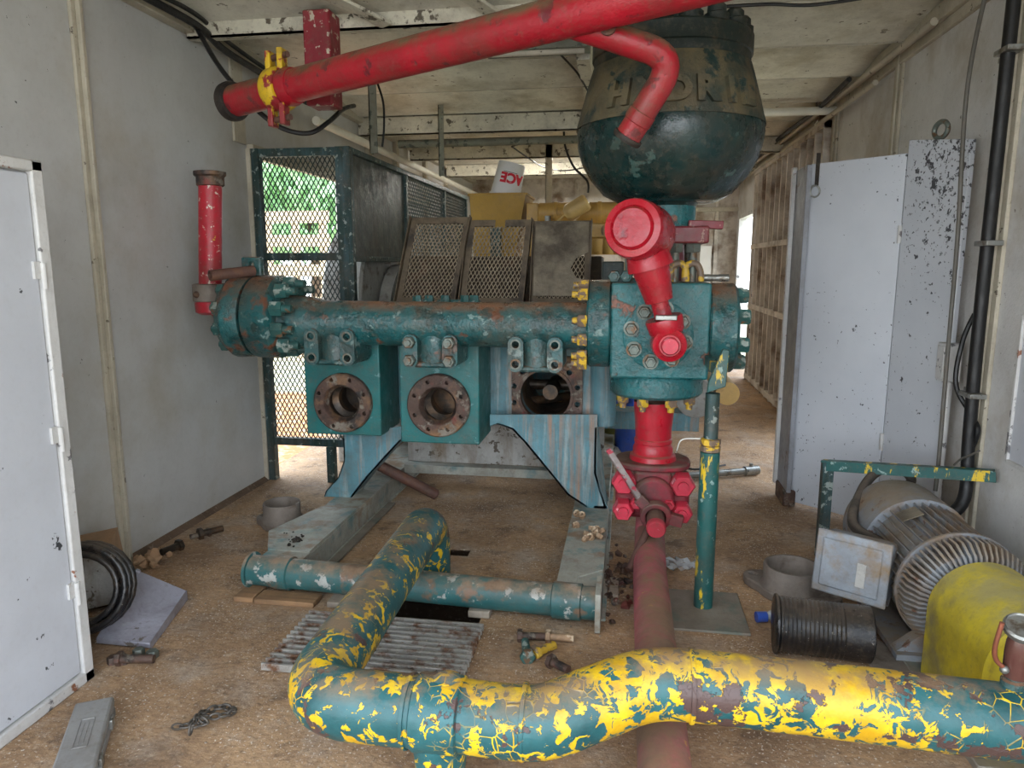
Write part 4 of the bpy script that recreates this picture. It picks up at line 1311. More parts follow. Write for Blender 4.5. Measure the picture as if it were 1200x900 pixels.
# belt guard drum inside the cage
bg = thing('belt_guard', 'rounded grey sheet metal belt guard inside the wire cage', 'guard', (-2.0, 6.0, 0))
m = MB()
m.lathe([(0, 0), (.68, 0), (.7, .02), (.7, .3), (.68, .32), (0, .32)], (-2.32, 5.95, 1.27), (1, 0, 0), 56)
m.build('drum_cover', 'guard_grey', bg)
m = MB()
m.box(-2.3, -2.0, 5.4, 6.5, 0, .9)
m.build('lower_housing', 'guard_grey', bg, .02)
MB().lathe([(0, 0), (.5, 0), (.5, .1), (0, .1)], (-1.98, 6.05, 1.1), (1, 0, 0), 48).build('side_cover', 'guard_grey', bg)
MB().cyl((-1.9, 5.7, 1.05), (-1.6, 5.7, 1.05), .12, n=24).build('shaft', 'bore', bg)
bg2 = MB()
bg2.prism([(-1.82, 5.2, .25), (-1.82, 6.6, .25), (-1.82, 6.35, 1.6), (-1.82, 5.75, 1.6)], (.1, 0, 0))
tag(bg2.build('belt_cover', 'guard_grey', bevel=.02, origin=(-1.8, 5.9, .25)), 'grey sloping belt cover between the wire cage and the left mesh cover', 'guard')

# ================================================================== YELLOW ENGINE
en = thing('yellow_engine', 'ochre yellow engine with a long round tank, behind the pump', 'engine', (-.6, 7.2, 0))
MB().box(-1.35, .05, 6.75, 8.6, 0, 1.62).build('block', 'yellow_engine', en, .04)
a, b_ = at(617, 238, Y=6.9), at(631, 259, Y=6.9)
MB().box(a.x, b_.x, 6.9, 7.3, 1.6, a.z).build('end_box', 'yellow_engine', en, .01)
z0 = at(660, 249, Y=6.9).z
tk = MB().cyl((b_.x, 7.0, z0), (.05, 7.0, z0), .1, n=28).build('round_tank', 'yellow_engine', en)
for px in (648, 700):
    X = at(px, 249, Y=6.9).x
    MB().lathe([(.1, 0), (.107, .002), (.107, .035), (.1, .037)], (X, 7.0, z0), (1, 0, 0), 28).build('tank_band', 'yellow_engine', tk)
m0, m1 = at(662, 252, Y=6.72), at(690, 235, Y=6.72)
fl_ = MB().lathe([(.0, 0), (.04, .0), (.072, .03), (.078, .05), (.078, .22), (.06, .24), (0, .24)], m0, m1 - m0, 24).build('filter_canister', 'engine_tan', en)
MB().cyl(m0 + V((-.12, 0, -.1)), m0, .012, n=10).build('filter_pipe', 'engine_tan', en)
MB().bar(m0 + V((.08, .03, -.05)), m1 + V((-.02, .03, -.04)), .05, .03).build('filter_bracket', 'engine_tan', en)
for i, px in enumerate((700, 713, 726)):
    X = at(px, 285, Y=6.6)
    MB().lathe([(.06, -.08), (.075, -.06), (.075, .06), (.05, .08)], (X.x, 6.68, X.z - .02), (0, 0, 1), 18).build('valve_cover', 'yellow_engine', en)
a = at(693, 262, Y=6.7)
MB().box(a.x, .1, 6.62, 6.8, a.z - .13, a.z).build('head_plate', 'yellow_engine', en, .01)
q = at(707, 270, Y=6.58)
MB().ball(q, .035, 12, (.6, .6, 1.2)).build('oil_plug', 'bone', en)
MB().cyl(at(642, 253, Y=6.85), at(642, 257, Y=6.85) - V((0, 0, .2)), .03, n=12).build('filler_pipe', 'steel', en)
# open topped box
hb = thing('open_top_box', 'ochre yellow open topped sheet metal box behind the middle mesh cover', 'box', (-1.25, 7.1, 1.62))
t0, t1 = at(550, 228, Y=6.9), at(616, 228, Y=6.9)
bz0 = 1.62
top_ = [(t0.x, 6.9), (t1.x, 6.9), (t1.x, 7.5), (t0.x, 7.5)]
bot_ = [(t0.x + .02, 7.0), (t1.x - .13, 7.0), (t1.x - .13, 7.4), (t0.x + .02, 7.4)]
m = MB()
zt = t0.z
A_ = [m.bm.verts.new((x, y, zt)) for x, y in top_]
B_ = [m.bm.verts.new((x, y, bz0)) for x, y in bot_]
C_ = [m.bm.verts.new((x + (.012 if i in (0, 3) else -.012), y + (.012 if i < 2 else -.012), zt)) for i, (x, y) in enumerate(top_)]
D_ = [m.bm.verts.new((x + (.012 if i in (0, 3) else -.012), y + (.012 if i < 2 else -.012), bz0 + .02)) for i, (x, y) in enumerate(bot_)]
m.bridge(A_, B_)
m.bridge(C_, A_)
m.bridge(D_, C_)
m.face(B_)
m.face(D_)
m.build('body', 'yellow_hopper', hb)
m = MB()
for i in range(4):
    a, b_ = top_[i], top_[(i + 1) % 4]
    m.bar((*a, zt), (*b_, zt), .03, .02)
m.build('rim', 'yellow_hopper', hb)
MB().box(t0.x + .2, t0.x + .3, 6.9, 6.97, 1.6, 1.95).build('support_bracket', 'guard_teal', hb)
# bucket, upside down and tilted
bt = at(600, 191, Y=7.15)
bb_ = at(592, 228, Y=7.15)
bu = thing('plastic_bucket', 'white plastic bucket turned upside down in the ochre box, red lettering', 'bucket', bb_)
axis = V((.235, 0, 1)).normalized()
base = bt - axis * .40
base.x = bb_.x - .02
m = MB()
m.lathe([(.15, 0), (.157, .002), (.157, .02), (.15, .025), (.15, .07), (.157, .075), (.157, .09), (.147, .095), (.132, .385), (.125, .395), (0, .395)], base, axis, 40)
m.build('body', 'bucket', bu)
u_, w_, a_ = frame(axis)
right = V((1, 0, 0))
right = (right - axis * right.dot(axis)).normalized()
front = axis.cross(right)
if front.y > 0:
    front = -front
tx = MB()


def wrapb(x, y, z):
    # turned half round with the bucket
    x, y = -x, -y
    zz = .245 + y
    rr = .1425 + (.2 - zz) * .05 + z + .002
    th = x / .14 + .46
    return base + axis * zz + right * (rr * math.sin(th)) + front * (rr * math.cos(th))


add_glyphs(tx, 'ACE', .125, .002, wrapb, .006)
tx.build('printed_lettering', 'ace_red', bu, flat=True)
m = MB()


def wrapl(x, y, z):
    zz = .30 + y
    rr = .1425 + (.2 - zz) * .05 + z + .002
    th = x / .14 + .2
    return base + axis * zz + right * (rr * math.sin(th)) + front * (rr * math.cos(th))


for i in range(8):
    q = [wrapl(x, y, 0) for x, y in ((-.07 + i * .0175, -.002), (-.0525 + i * .0175, -.002), (-.0525 + i * .0175, .002), (-.07 + i * .0175, .002))]
    m.face([m.bm.verts.new(p) for p in q])
m.build('printed_line', 'hole', bu)

# ================================================================== RIGHT SIDE
# white double cabinet leaf
A0 = at(920, 591, Z=.03)
A1 = at(1095, 640, Z=.03)
U = (A1 - A0)
U.z = 0
U = U.normalized()
tl = at(958, 190, Y=A0.y).z
wc = thing('folding_doors', 'tall white chipped steel folding doors standing diagonally by the right wall', 'doors', A0)
B0, B1 = V((1.12, 4.87, 0)), V((1.543, 4.493, 0))
D0, D1 = V((1.545, 4.49, 0)), V((1.685, 4.05, 0))


def leaf(a, b_, z0, za, zb, th):
    d_ = (b_ - a).normalized()
    n_ = V((-d_.y, d_.x, 0))
    if n_.y < 0:
        n_ = -n_
    return MB().prism([V((a.x, a.y, z0)), V((b_.x, b_.y, z0)), V((b_.x, b_.y, zb)), V((a.x, a.y, za))], n_ * th)


leaf(B0, B1, .03, tl, tl, .03).build('door', 'chip_door', wc, .004)
leaf(D0, D1, .06, 2.29, 2.22, .03).build('folded_leaf', 'chip_door', wc, .004)
for z in (.5, 1.72):
    MB().cyl((1.538, 4.488, z), (1.538, 4.488, z + .1), .012, n=12).build('hinge', 'white_frame', wc)
q = B0 + V((.03, -.035, 0))
MB().box(q.x - .011, q.x + .011, q.y - .004, q.y + .004, tl - .14, tl + .06).build('hasp', 'hole', wc)
m = MB()
cc = V((q.x - .01, q.y - .012, tl - .17))
m.tube([cc + V((.028 * math.cos(a), 0, .034 * math.sin(a))) for a in [i * PI / 6 for i in range(12)]] + [cc + V((.028, 0, 0))], .006, 8, 2)
m.build('hasp_ring', 'steel', wc)
ec = D0 + (D1 - D0) * .5
ec.z = 2.305
dU = (D1 - D0).normalized()
m = MB()
pts_ = [ec + dU * .05 * math.cos(a) + V((.012, .01, .042 * math.sin(a))) for a in [i * PI / 8 for i in range(16)]]
m.tube(pts_ + [pts_[0]], .013, 10, 2)
m.build('lifting_eye', 'bolt_grey', wc)
# inner leaf on the left, running back
il = MB()
il.box(1.085, 1.115, A0.y + .03, A0.y + .36, .10, tl - .01)
il.box(1.085, 1.24, A0.y + .33, A0.y + .36, .10, tl - .01)
il.build('inner_leaf', 'leaf_shaded', wc, .004)
MB().box(1.06, 1.09, A0.y + .32, A0.y + .36, .08, tl + .01).build('leaf_edge', 'white_frame', wc, .004)
MB().box(1.07, 1.15, A0.y + .04, A0.y + .3, .0, .11).build('foot', 'rusty_iron', wc, .01)
for z in (.3, 1.2):
    MB().box(1.68, XR - .03, 4.2, 4.24, z, z + .05).build('wall_bracket', 'white_frame', wc)

# black conduit and cables on the right wall
cp = [(XR - .07, 3.78, 3.0), (XR - .075, 3.77, 2.2), (XR - .07, 3.78, 1.3), (XR - .07, 3.76, .75), (XR - .09, 3.7, .46), (XR - .2, 3.66, .36)]
cd = thing('black_conduit', 'thick black cable clamped upright along the right wall', 'cable', (XR - .07, 3.78, 1.5))
MB().tube(cp, .03, 14, 8).build('cable_run', 'cable', cd)
for px, py in ((1182, 60), (1161, 285), (1144, 464)):
    q = at(px, py, X=XR - .07)
    m = MB()
    m.box(XR - .11, XR - .036, 3.70, 3.83, q.z - .012, q.z + .012)
    m.box(XR - .036, XR - .03, 3.76, 3.95, q.z - .012, q.z + .012)
    m.build('clamp', 'steel', cd, .003)


def wire(name, pts, r, label, cat='cable', m='cable', sub=8, n=8, group=None):
    return tag(MB().tube(pts, r, n, sub).build(name, m, origin=pts[0]), label, cat, group)


wire('hanging_cable', [(XR - .1, 3.95, 3.0), at(1134, 100, Y=3.95), at(1122, 280, Y=3.93), at(1110, 420, Y=3.92), at(1100, 540, Y=3.9), at(1096, 575, Y=3.9)], .011,
     'thin grey cable hanging from the ceiling in front of the white folding doors', m='cable_grey')
wire('looped_cable', [at(1142, 368, X=XR - .045), at(1128, 400, X=XR - .09), at(1120, 450, X=XR - .11), at(1138, 486, X=XR - .05), at(1146, 505, X=XR - .05), at(1135, 535, X=XR - .05)], .012,
     'thin black cable loop hanging beside the thick black wall cable')
jb = thing('junction_box', 'small white junction box on the right wall beside the folding doors', 'box', (XR - .06, 3.95, 1.13))
q = at(1107, 424, X=XR - .1)
MB().box(XR - .12, XR - .036, q.y - .05, q.y + .05, q.z - .1, q.z + .1).build('body', 'white_frame', jb, .006)
MB().box(XR - .125, XR - .12, q.y - .04, q.y + .04, q.z - .085, q.z + .085).build('lid', 'white_frame', jb, .002)
MB().cyl((XR - .07, q.y, q.z - .1), (XR - .07, q.y, .05), .02, n=12).build('conduit', 'white_frame', jb)

# green angle frame over the motor
gf = thing('angle_frame', 'green angle iron bracket frame behind the electric motor', 'frame', (1.12, 3.97, 0))
e0, e1 = at(968, 540, Y=3.99), at(1165, 552, X=XR - .03)
e0.z = e0.z
m = MB()
m.bar(e0 + V((-.02, 0, 0)), e1, .05, .008)
m.bar(e0 + V((-.02, -.022, -.024)), e1 + V((0, -.022, -.024)), .008, .05)
m.build('top_angle', 'green_yellow', gf)
m = MB()
m.box(e0.x - .02, e0.x + .035, 3.955, 3.963, 0, e0.z)
m.box(e0.x - .02, e0.x - .012, 3.963, 4.01, 0, e0.z)
m.build('upright', 'guard_teal', gf)

# electric motor
MX, MZ_, MR = 1.37, .29, .205
em = thing('electric_motor', 'dusty grey finned electric motor on the floor at right with yellow shaft guard', 'motor', (MX, 3.2, 0))
MB().lathe([(.17, 2.86), (.2, 2.87), (MR, 2.9), (MR, 3.45), (.15, 3.46)], (MX, 0, MZ_), (0, 1, 0), 48).build('housing', 'motor', em)
cw = MB().lathe([(.232, 3.42), (.244, 3.42), (.246, 3.45), (.246, 3.72), (.235, 3.76), (.12, 3.79), (0, 3.79)], (MX, 0, MZ_), (0, 1, 0), 48).build('fan_cowl', 'motor', em)
MB().lathe([(.20, 3.44), (.236, 3.43), (.236, 3.45), (.2, 3.46)], (MX, 0, MZ_), (0, 1, 0), 48, closed=True).build('cowl_shadow_ring', 'hole', em)  # dark ring stands in for the shade in the cowl gap
bpy.data.objects['cowl_shadow_ring'].name = 'cowl_gap_shade'
for i in range(40):
    a = 2 * PI * i / 40
    if -2.3 < ((a + PI) % (2 * PI)) - PI < -.85:
        continue
    c0 = V((MX + math.cos(a) * (MR - .01), 0, MZ_ + math.sin(a) * (MR - .01)))
    rr = V((math.cos(a), 0, math.sin(a)))
    tt = V((-math.sin(a), 0, math.cos(a)))
    m = MB()
    L0 = 3.0
    m.prism([c0 + V((0, L0, 0)) - tt * .004, c0 + V((0, L0, 0)) + tt * .004, c0 + V((0, L0, 0)) + rr * .036 + tt * .0025, c0 + V((0, L0, 0)) + rr * .036 - tt * .0025], (0, .42, 0))
    m.build('cooling_fin', 'motor', em)
for i in range(64):
    a = 2 * PI * i / 64
    if -2.4 < ((a + PI) % (2 * PI)) - PI < -.75:
        continue
    rr = V((math.cos(a), 0, math.sin(a)))
    tt = V((-math.sin(a), 0, math.cos(a)))
    c0 = V((MX, 0, MZ_))
    m = MB()
    pr = [(.15, 2.83), (.205, 2.85), (.243, 2.9), (.243, 2.97), (.18, 2.98), (.15, 2.9)]
    m.prism([c0 + rr * r_ + V((0, y_, 0)) - tt * .0045 for r_, y_ in pr], tt * .009)
    m.build('end_rib', 'motor', em)
MB().lathe([(.0, 2.82), (.15, 2.82), (.2, 2.9), (.2, 2.96), (0, 2.96)], (MX, 0, MZ_), (0, 1, 0), 40).build('end_bell', 'motor', em)
MB().lathe([(.195, 2.985), (.247, 2.985), (.247, 3.0), (.195, 3.0)], (MX, 0, MZ_), (0, 1, 0), 48, closed=True).build('end_ring', 'motor', em)
for sx_ in (-1, 1):
    m = MB()
    m.box(MX + sx_ * .2 - .06, MX + sx_ * .2 + .06, 2.87, 3.42, .03, .055)
    m.prism([(MX + sx_ * .25, 2.9, .055), (MX + sx_ * .15, 2.9, .055), (MX + sx_ * .13, 2.9, .16)], (0, .06, 0))
    m.prism([(MX + sx_ * .25, 3.3, .055), (MX + sx_ * .15, 3.3, .055), (MX + sx_ * .13, 3.3, .16)], (0, .06, 0))
    m.build('foot', 'motor', em)
MB().bar((MX - .11, 3.22, MZ_ + .222), (MX - .11, 3.32, MZ_ + .222), .09, .004, (-.45, 0, 1)).build('name_plate', 'brown_plate', em)
# shaft and yellow half-barrel guard
MB().cyl((MX, 2.3, MZ_), (MX, 2.84, MZ_), .035, n=20).build('shaft', 'steel', em)
m = MB()
gw, gz = .195, .30
outer = [(MX - gw, .03)] + [(MX - gw * math.cos(a), gz + gw * math.sin(a)) for a in [i * PI / 20 for i in range(21)]] + [(MX + gw, .03)]
inner = [(MX + gw - .006, .03)] + [(MX + (gw - .006) * math.cos(a), gz + (gw - .006) * math.sin(a)) for a in [i * PI / 20 for i in range(21)]] + [(MX - gw + .006, .03)]
m.prism([(x, 2.36, z) for x, z in outer + inner], (0, .44, 0))
sg = m.build('shaft_guard', 'yellow_guard', em)
m = MB()
m.prism([(x, 2.36, z) for x, z in outer], (0, .008, 0))
fpn = m.build('guard_face', 'yellow_guard', sg)
ol2 = [(MX + (x - MX) * 1.03, .03 if z < .04 else .3 + (z - .3) * 1.03) for x, z in outer]
il2 = [(MX + (x - MX) * .93, .03 if z < .04 else .3 + (z - .3) * .93) for x, z in outer][::-1]
m = MB()
m.prism([(x, 2.345, z) for x, z in ol2 + il2], (0, .018, 0))
m.build('rim_lip', 'yellow_guard', sg)
cut(fpn, MB().cyl((MX + .02, 2.2, .3), (MX + .02, 2.5, .3), .09))
# terminal box
Mt = Matrix.Translation(V((1.0, 3.12, .315))) @ Matrix.Rotation(math.radians(-34), 4, 'Z') @ Matrix.Rotation(math.radians(-9), 4, 'X') @ Matrix.Rotation(math.radians(0), 4, 'Y')
tb = MB().box(-.14, .14, -.03, .11, -.125, .125, Mt).build('terminal_box', 'motor_box', em, .02)
MB().box(-.152, .152, -.045, -.03, -.137, .137, Mt).build('box_lid', 'motor_box', tb, .02)
MB().box(-.12, .12, -.055, -.045, -.105, .105, Mt).build('raised_cover', 'motor_box', tb, .012)
MB().box(.03, .065, -.058, -.0545, -.07, .03, Mt).build('label_plate', 'white_box', tb)
MB().cyl(Mt @ V((.06, .1, 0)), (MX - .15, 3.18, MZ_), .06, .07, 20).build('box_neck', 'motor_box', tb)
m = MB()
m.box(1.14, 1.62, 2.25, 3.5, 0, .03)
m.build('base_plate', 'pad_grey', em, .004)
m = MB()
m.prism([(1.0, 2.75, .0), (1.14, 2.45, .0), (1.14, 3.0, .0), (1.03, 3.1, .0)], (0, 0, .022))
m.build('base_plate', 'iron_grey', em)
wire('motor_hose', [V((1.2, 3.3, .35)), at(1000, 615, Y=3.5), at(1010, 575, Y=3.75), at(1028, 553, Y=3.86), at(1052, 549, Y=3.9), at(1068, 563, Y=3.88), V((XR - .3, 3.95, .36)), V((XR - .2, 3.96, .1)), V((XR - .16, 3.97, .03))], .024,
     'dusty black rubber hose looping over the green bracket behind the motor', 'hose', 'hose', n=12)
wire('frayed_wire', [at(1148, 528, X=XR - .1), at(1138, 533, X=XR - .12), at(1126, 538, X=XR - .13), at(1118, 545, X=XR - .14)], .005, 'short frayed wire end tied to the green bracket near the wall', 'wire', 'cable_grey')


# cast ring fittings
def ring_fit(c, R, r, h, ear, label, yaw):
    t = thing('flanged_ring', label, 'fitting', (c[0], c[1], 0), 'cast ring fittings on the floor')
    cx, cy = c
    pl = []
    for i in range(40):
        a = 2 * PI * i / 40
        rad = R * (1 + ear * max(0, math.cos(2 * (a - yaw))) ** 2)
        pl.append((cx + rad * math.cos(a), cy + rad * math.sin(a), .0))
    fl_ = MB().prism(pl, (0, 0, .045)).build('flange', 'iron_grey', t, .008)
    cc = MB().cyl((cx, cy, -.1), (cx, cy, .2), r * .86, n=36)
    for s_ in (0, PI):
        q = V((cx + R * 1.22 * math.cos(yaw + s_), cy + R * 1.22 * math.sin(yaw + s_), -.1))
        cc.cyl(q, q + V((0, 0, .3)), .018, n=14)
    cut(fl_, cc)
    MB().lathe([(r * .88, .035), (r * 1.12, .045), (r, .07), (r, h - .006), (r * .98, h), (r * .9, h), (r * .86, h - .01), (r * .86, .035)], (cx, cy, 0), (0, 0, 1), 40, closed=True).build('collar', 'iron_grey', t)


ring_fit((-2.075, 3.98), .125, .112, .15, .5, 'grey cast ring fitting on the floor between left wall and skid', PI * .92)
ring_fit((.84, 3.5), .16, .135, .145, .5, 'grey cast ring fitting on the floor behind the black ribbed sleeve', PI * .82)
# black ribbed sleeve
rs = thing('ribbed_sleeve', 'black ribbed rubber sleeve lying on the floor in front of the motor', 'sleeve', (.82, 2.9, 0))
prf = [(.0, 0), (.118, 0), (.122, .004), (.122, .012)]
for i in range(15):
    prf += [(.108, .016 + i * .0165), (.112, .02 + i * .0165), (.112, .026 + i * .0165), (.108, .03 + i * .0165)]
prf += [(.112, .268), (.112, .365), (.105, .37), (0, .37)]
ax = V((1, -.1, 0)).normalized()
MB().lathe(prf, (.645, 2.93, .121), ax, 48).build('sleeve', 'rubber', rs, ang=50)
# bottle with a blue cap
q = at(893, 724, Z=.03)
bo = thing('water_bottle', 'clear plastic bottle with blue cap behind the ribbed sleeve', 'bottle', (q.x, q.y, 0))
MB().cyl((q.x - .025, q.y, .032), (q.x + .02, q.y + .01, .032), .024, n=20).build('cap', 'blue', bo)
k = NT('clear_plastic')
k.b.inputs['Base Color'].default_value = (.8, .87, .92, 1)
k.b.inputs['Roughness'].default_value = .1
k.b.inputs['Transmission Weight'].default_value = .6
M['clear'] = k.m
MB().lathe([(.016, .0), (.018, .015), (.032, .06), (.033, .1), (.03, .12), (.033, .16), (0, .165)], (q.x + .015, q.y + .01, .035), (1, .35, 0), 20).build('bottle_body', 'clear', bo)
# plastic bag scrap
q = at(793, 664, Z=.01)
m = MB()
N_ = 10
g_ = [[m.bm.verts.new((q.x - .1 + .2 * i / N_, q.y - .07 + .14 * j / N_, .006 + .035 * random.random())) for j in range(N_ + 1)] for i in range(N_ + 1)]
for i in range(N_):
    for j in range(N_):
        if math.hypot(i - 4.5, (j - 4.5)) < 5.3 + random.random():
            m.face((g_[i][j], g_[i + 1][j], g_[i + 1][j + 1], g_[i][j + 1]))
tag(m.build('plastic_bag', 'clear', origin=(q.x, q.y, 0)), 'crumpled clear plastic bag on the floor between gate valve and green post', 'bag')
# metal rod on the floor behind
r0, r1 = at(700, 566, Z=.04), at(884, 551, Z=.04)
rd = thing('steel_rod', 'long steel rod with end fitting lying on the floor behind the gate valve', 'rod', (r0 + r1) / 2)
MB().cyl(r0, r1, .026, n=16).build('rod', 'steel', rd)
q = r0 + (r1 - r0) * .93
m = MB()
m.lathe([(.025, 0), (.036, .005), (.036, .12), (.025, .13)], q, r1 - r0, 16)
m.build('end_fitting', 'steel', rd)
MB().cyl(q + (r1 - r0).normalized() * .06, q + (r1 - r0).normalized() * .06 + V((0, 0, .055)), .014, n=12).build('fitting_stem', 'steel', rd)
wire('white_wire', [at(790, 535, Z=.02), at(793, 528, Z=.1), at(798, 516, Z=.16), at(812, 514, Z=.15), at(832, 515, Z=.1)], .006, 'thin bent white wire rising from the floor behind the gate valve', 'wire', 'cream_pipe')
wire('dark_wire', [at(792, 545, Z=.03), at(815, 550, Z=.03), at(850, 545, Z=.02)], .008, 'thin dark wire on the floor beside the steel rod', 'wire', 'cable')

# junk behind the pump leg
q = at(738, 535, Z=0)
jg = thing('blue_jug', 'tall blue plastic jug on the floor behind the red riser', 'jug', (q.x, q.y, 0))
MB().lathe([(.0, 0), (.12, 0), (.13, .02), (.13, .32), (.11, .4), (.05, .47), (.05, .52), (0, .52)], (q.x, q.y, 0), (0, 0, 1), 24).build('body', 'blue', jg)
MB().cyl((q.x, q.y, .52), (q.x, q.y, .56), .055, n=20).build('cap', 'blue', jg)
MB().tube([(q.x - .05, q.y - .06, .5), (q.x - .14, q.y - .07, .46), (q.x - .14, q.y - .07, .34), (q.x - .1, q.y - .06, .3)], .014, 8).build('handle', 'blue', jg)
q = at(722, 540, Z=0)
oj = thing('olive_can', 'olive coloured can on the floor behind the pump leg, left of the blue jug', 'can', (q.x, q.y + .3, 0))
MB().lathe([(.0, 0), (.1, 0), (.105, .01), (.105, .42), (.08, .48), (.03, .5), (0, .5)], (q.x - .02, q.y + .45, 0), (0, 0, 1), 22).build('body', 'olive', oj)
MB().cyl((q.x - .02, q.y + .45, .5), (q.x - .02, q.y + .45, .53), .035, n=16).build('cap', 'bucket', oj)
for i, (px, py, lab) in enumerate(((722, 532, 'small crumpled rag on the floor right of the pump leg'), (712, 545, 'flat grey timber offcut on the floor beside the pump leg'))):
    q = at(px, py, Z=.03)
    if i == 0:
        m = MB().ico(q + V((0, 0, .02)), .07, 2, .25, (1, 1, .7))
        tag(m.build('rag', 'white_box', origin=q), lab, 'rag')
    else:
        tag(MB().box(q.x - .05, q.x + .06, q.y - .15, q.y + .15, 0, .1).build('timber_offcut', 'wood_grey', bevel=.005, origin=(q.x, q.y, 0)), lab, 'wood block')
# dark round bar leaning on the skid rail
b0, b1 = at(440, 543, Y=4.45), at(512, 580, Z=.03)
tag(MB().lathe([(.0, 0), (.03, .0), (.037, .006), (.037, (b1 - b0).length - .006), (.03, (b1 - b0).length), (0, (b1 - b0).length)], b0, b1 - b0, 20).build('steel_bar', 'handle_rust', origin=b1),
    'dark brown round bar slanting to the floor behind the left pump leg', 'bar')

# ================================================================== LEFT SIDE
lc = thing('steel_locker', 'white steel locker with hinged door standing against the left wall in front', 'locker', (-2.3, 1.6, 0))
LX = -2.025
b = MB()
b.box(XL + .02, LX - .03, .9, 2.30, .0, 1.95)
b.build('body', 'white_frame', lc, .006)
m = MB()
m.box(LX - .03, LX, 2.255, 2.305, .0, 1.955)
m.box(LX - .03, LX, .9, 2.305, 1.915, 1.955)
m.box(LX - .03, LX, .9, 2.305, .0, .045)
m.build('door_frame', 'white_frame', lc, .006)
dr = MB().box(LX - .028, LX - .012, .92, 2.25, .05, 1.91).build('door', 'white_door', lc, .004)
for z in (1.56, .97, .37):
    m = MB()
    m.cyl((LX - .002, 2.262, z - .045), (LX - .002, 2.262, z + .045), .011, n=12)
    m.box(LX - .012, LX - .002, 2.225, 2.262, z - .01, z + .05)
    m.build('hinge', 'white_frame', dr)
# hose coil
hc = at(108, 685, Y=2.6)
hc.y = 2.55
hc.z = .235
ax = V((.35, -1, .28)).normalized()
u_, w_, a_ = frame(ax)
m = MB()
pts_ = []
for i in range(24 * 7 + 1):
    a = 2 * PI * i / 24
    rr = .165 + .022 * math.sin(i * .085)
    pts_.append(hc + u_ * rr * math.cos(a) + w_ * rr * math.sin(a) + a_ * (-.055 + .11 * i / 168))
m.tube(pts_, .0145, 10, 1)
tag(m.build('hose_coil', 'rubber', origin=hc - V((0, 0, .2))), 'coil of black rubber hose leaning behind the white locker', 'hose')
# carton behind the coil
ct = thing('carton', 'small white and brown carton inside the black hose coil', 'box', (-2.5, 2.9, 0))
Mc = Matrix.Translation(V((-2.47, 2.86, .15))) @ Matrix.Rotation(.5, 4, 'Z') @ Matrix.Rotation(-.12, 4, 'Y')
MB().box(-.12, .12, -.1, .1, -.13, .16, Mc).build('body', 'white_box', ct, .004)
MB().box(.121, .125, -.1, .1, -.13, .16, Mc).build('flap', 'carton', ct)
MB().box(-.125, .125, -.105, .105, .16, .168, Mc).build('lid', 'carton', ct)
# grey sheet metal tray
Ag, Bg, Cg, Dg = at(112, 748, Z=.03), at(176, 754, Z=.03), at(219, 692, Z=.05), at(162, 668, Z=.2)
m = MB()
nrm = (Bg - Ag).cross(Cg - Ag).normalized()
if nrm.z < 0:
    nrm = -nrm
m.prism([Ag, Bg, Cg, Dg], -nrm * .025)
gt = thing('sheet_metal_panel', 'bent grey sheet metal panel lying against the hose coil by the left wall', 'panel', (Ag + Cg) / 2)
m.build('sheet', 'grey_sheet', gt, .004)
m = MB()
m.prism([Cg, Bg, Bg - V((0, 0, .028)), Cg - V((0, 0, .048))], nrm * .004)
m.build('folded_lip', 'grey_sheet', gt)
MB().bar(Dg - V((.0, 0, .0)), V((Dg.x - .1, Dg.y - .05, .0)), .02, .02).build('prop_leg', 'grey_sheet', gt)
# scraps near the wall
q = at(172, 662, Z=.03)
m = MB()
for i in range(12):
    m.ico(q + V((random.uniform(-.09, .07), random.uniform(-.04, .12), random.uniform(-.02, .03))), random.uniform(.012, .04), 1, .4)
o = tag(m.build('rubble', 'carton', origin=q, flat=True), 'crumbled debris heap by the left wall behind the grey panel', 'debris')
o['kind'] = 'stuff'


def bolt_obj(p, ang, L, r, label, m='rusty_iron', group=None, el=0.0, name='loose_bolt', cat='bolt'):
    d_ = V((math.cos(ang) * math.cos(el), math.sin(ang) * math.cos(el), math.sin(el)))
    b = MB()
    b.hexa(p, -d_, r * 1.8, r * 1.3)
    b.cyl(p, V(p) + d_ * L, r, n=12)
    return tag(b.build(name, m, origin=p), label, cat, group)


bolt_obj(at(237, 625, Z=.03), .9, .12, .02, 'dark rusty bolt by the left wall, farthest from the grey panel', 'bore', 'rusty bolts by the left wall')
bolt_obj(at(243, 624, Z=.025), -2.2, .1, .015, 'small brown bolt lying across the dark bolt by the left wall', 'rusty_iron', 'rusty bolts by the left wall')
bolt_obj(at(208, 640, Z=.025), -1.9, .1, .02, 'dark bolt by the left wall, closest to the debris heap', 'bore', 'rusty bolts by the left wall')
bolt_obj(at(143, 772, Z=.025), .15, .13, .017, 'long rusty bolt lying in front of the grey sheet panel', group='rusty bolts near the grey panel')
for i, (px, py, lab) in enumerate(((163, 768, 'grey hex nut beside the long rusty bolt'), (133, 777, 'rusty hex nut between the white locker and the long rusty bolt'), (179, 770, 'small pale nut standing upright below the grey panel corner'), (145, 777, 'rusty hex nut just in front of the long rusty bolt'))):
    q = at(px, py, Z=.0)
    m = MB().hexa(V((q.x, q.y, 0)), (0, 0, 1), .024, .03)
    tag(m.build('loose_nut', 'rusty_iron' if i % 2 else 'bolt_grey', origin=q), lab, 'nut', 'loose nuts near the grey panel')
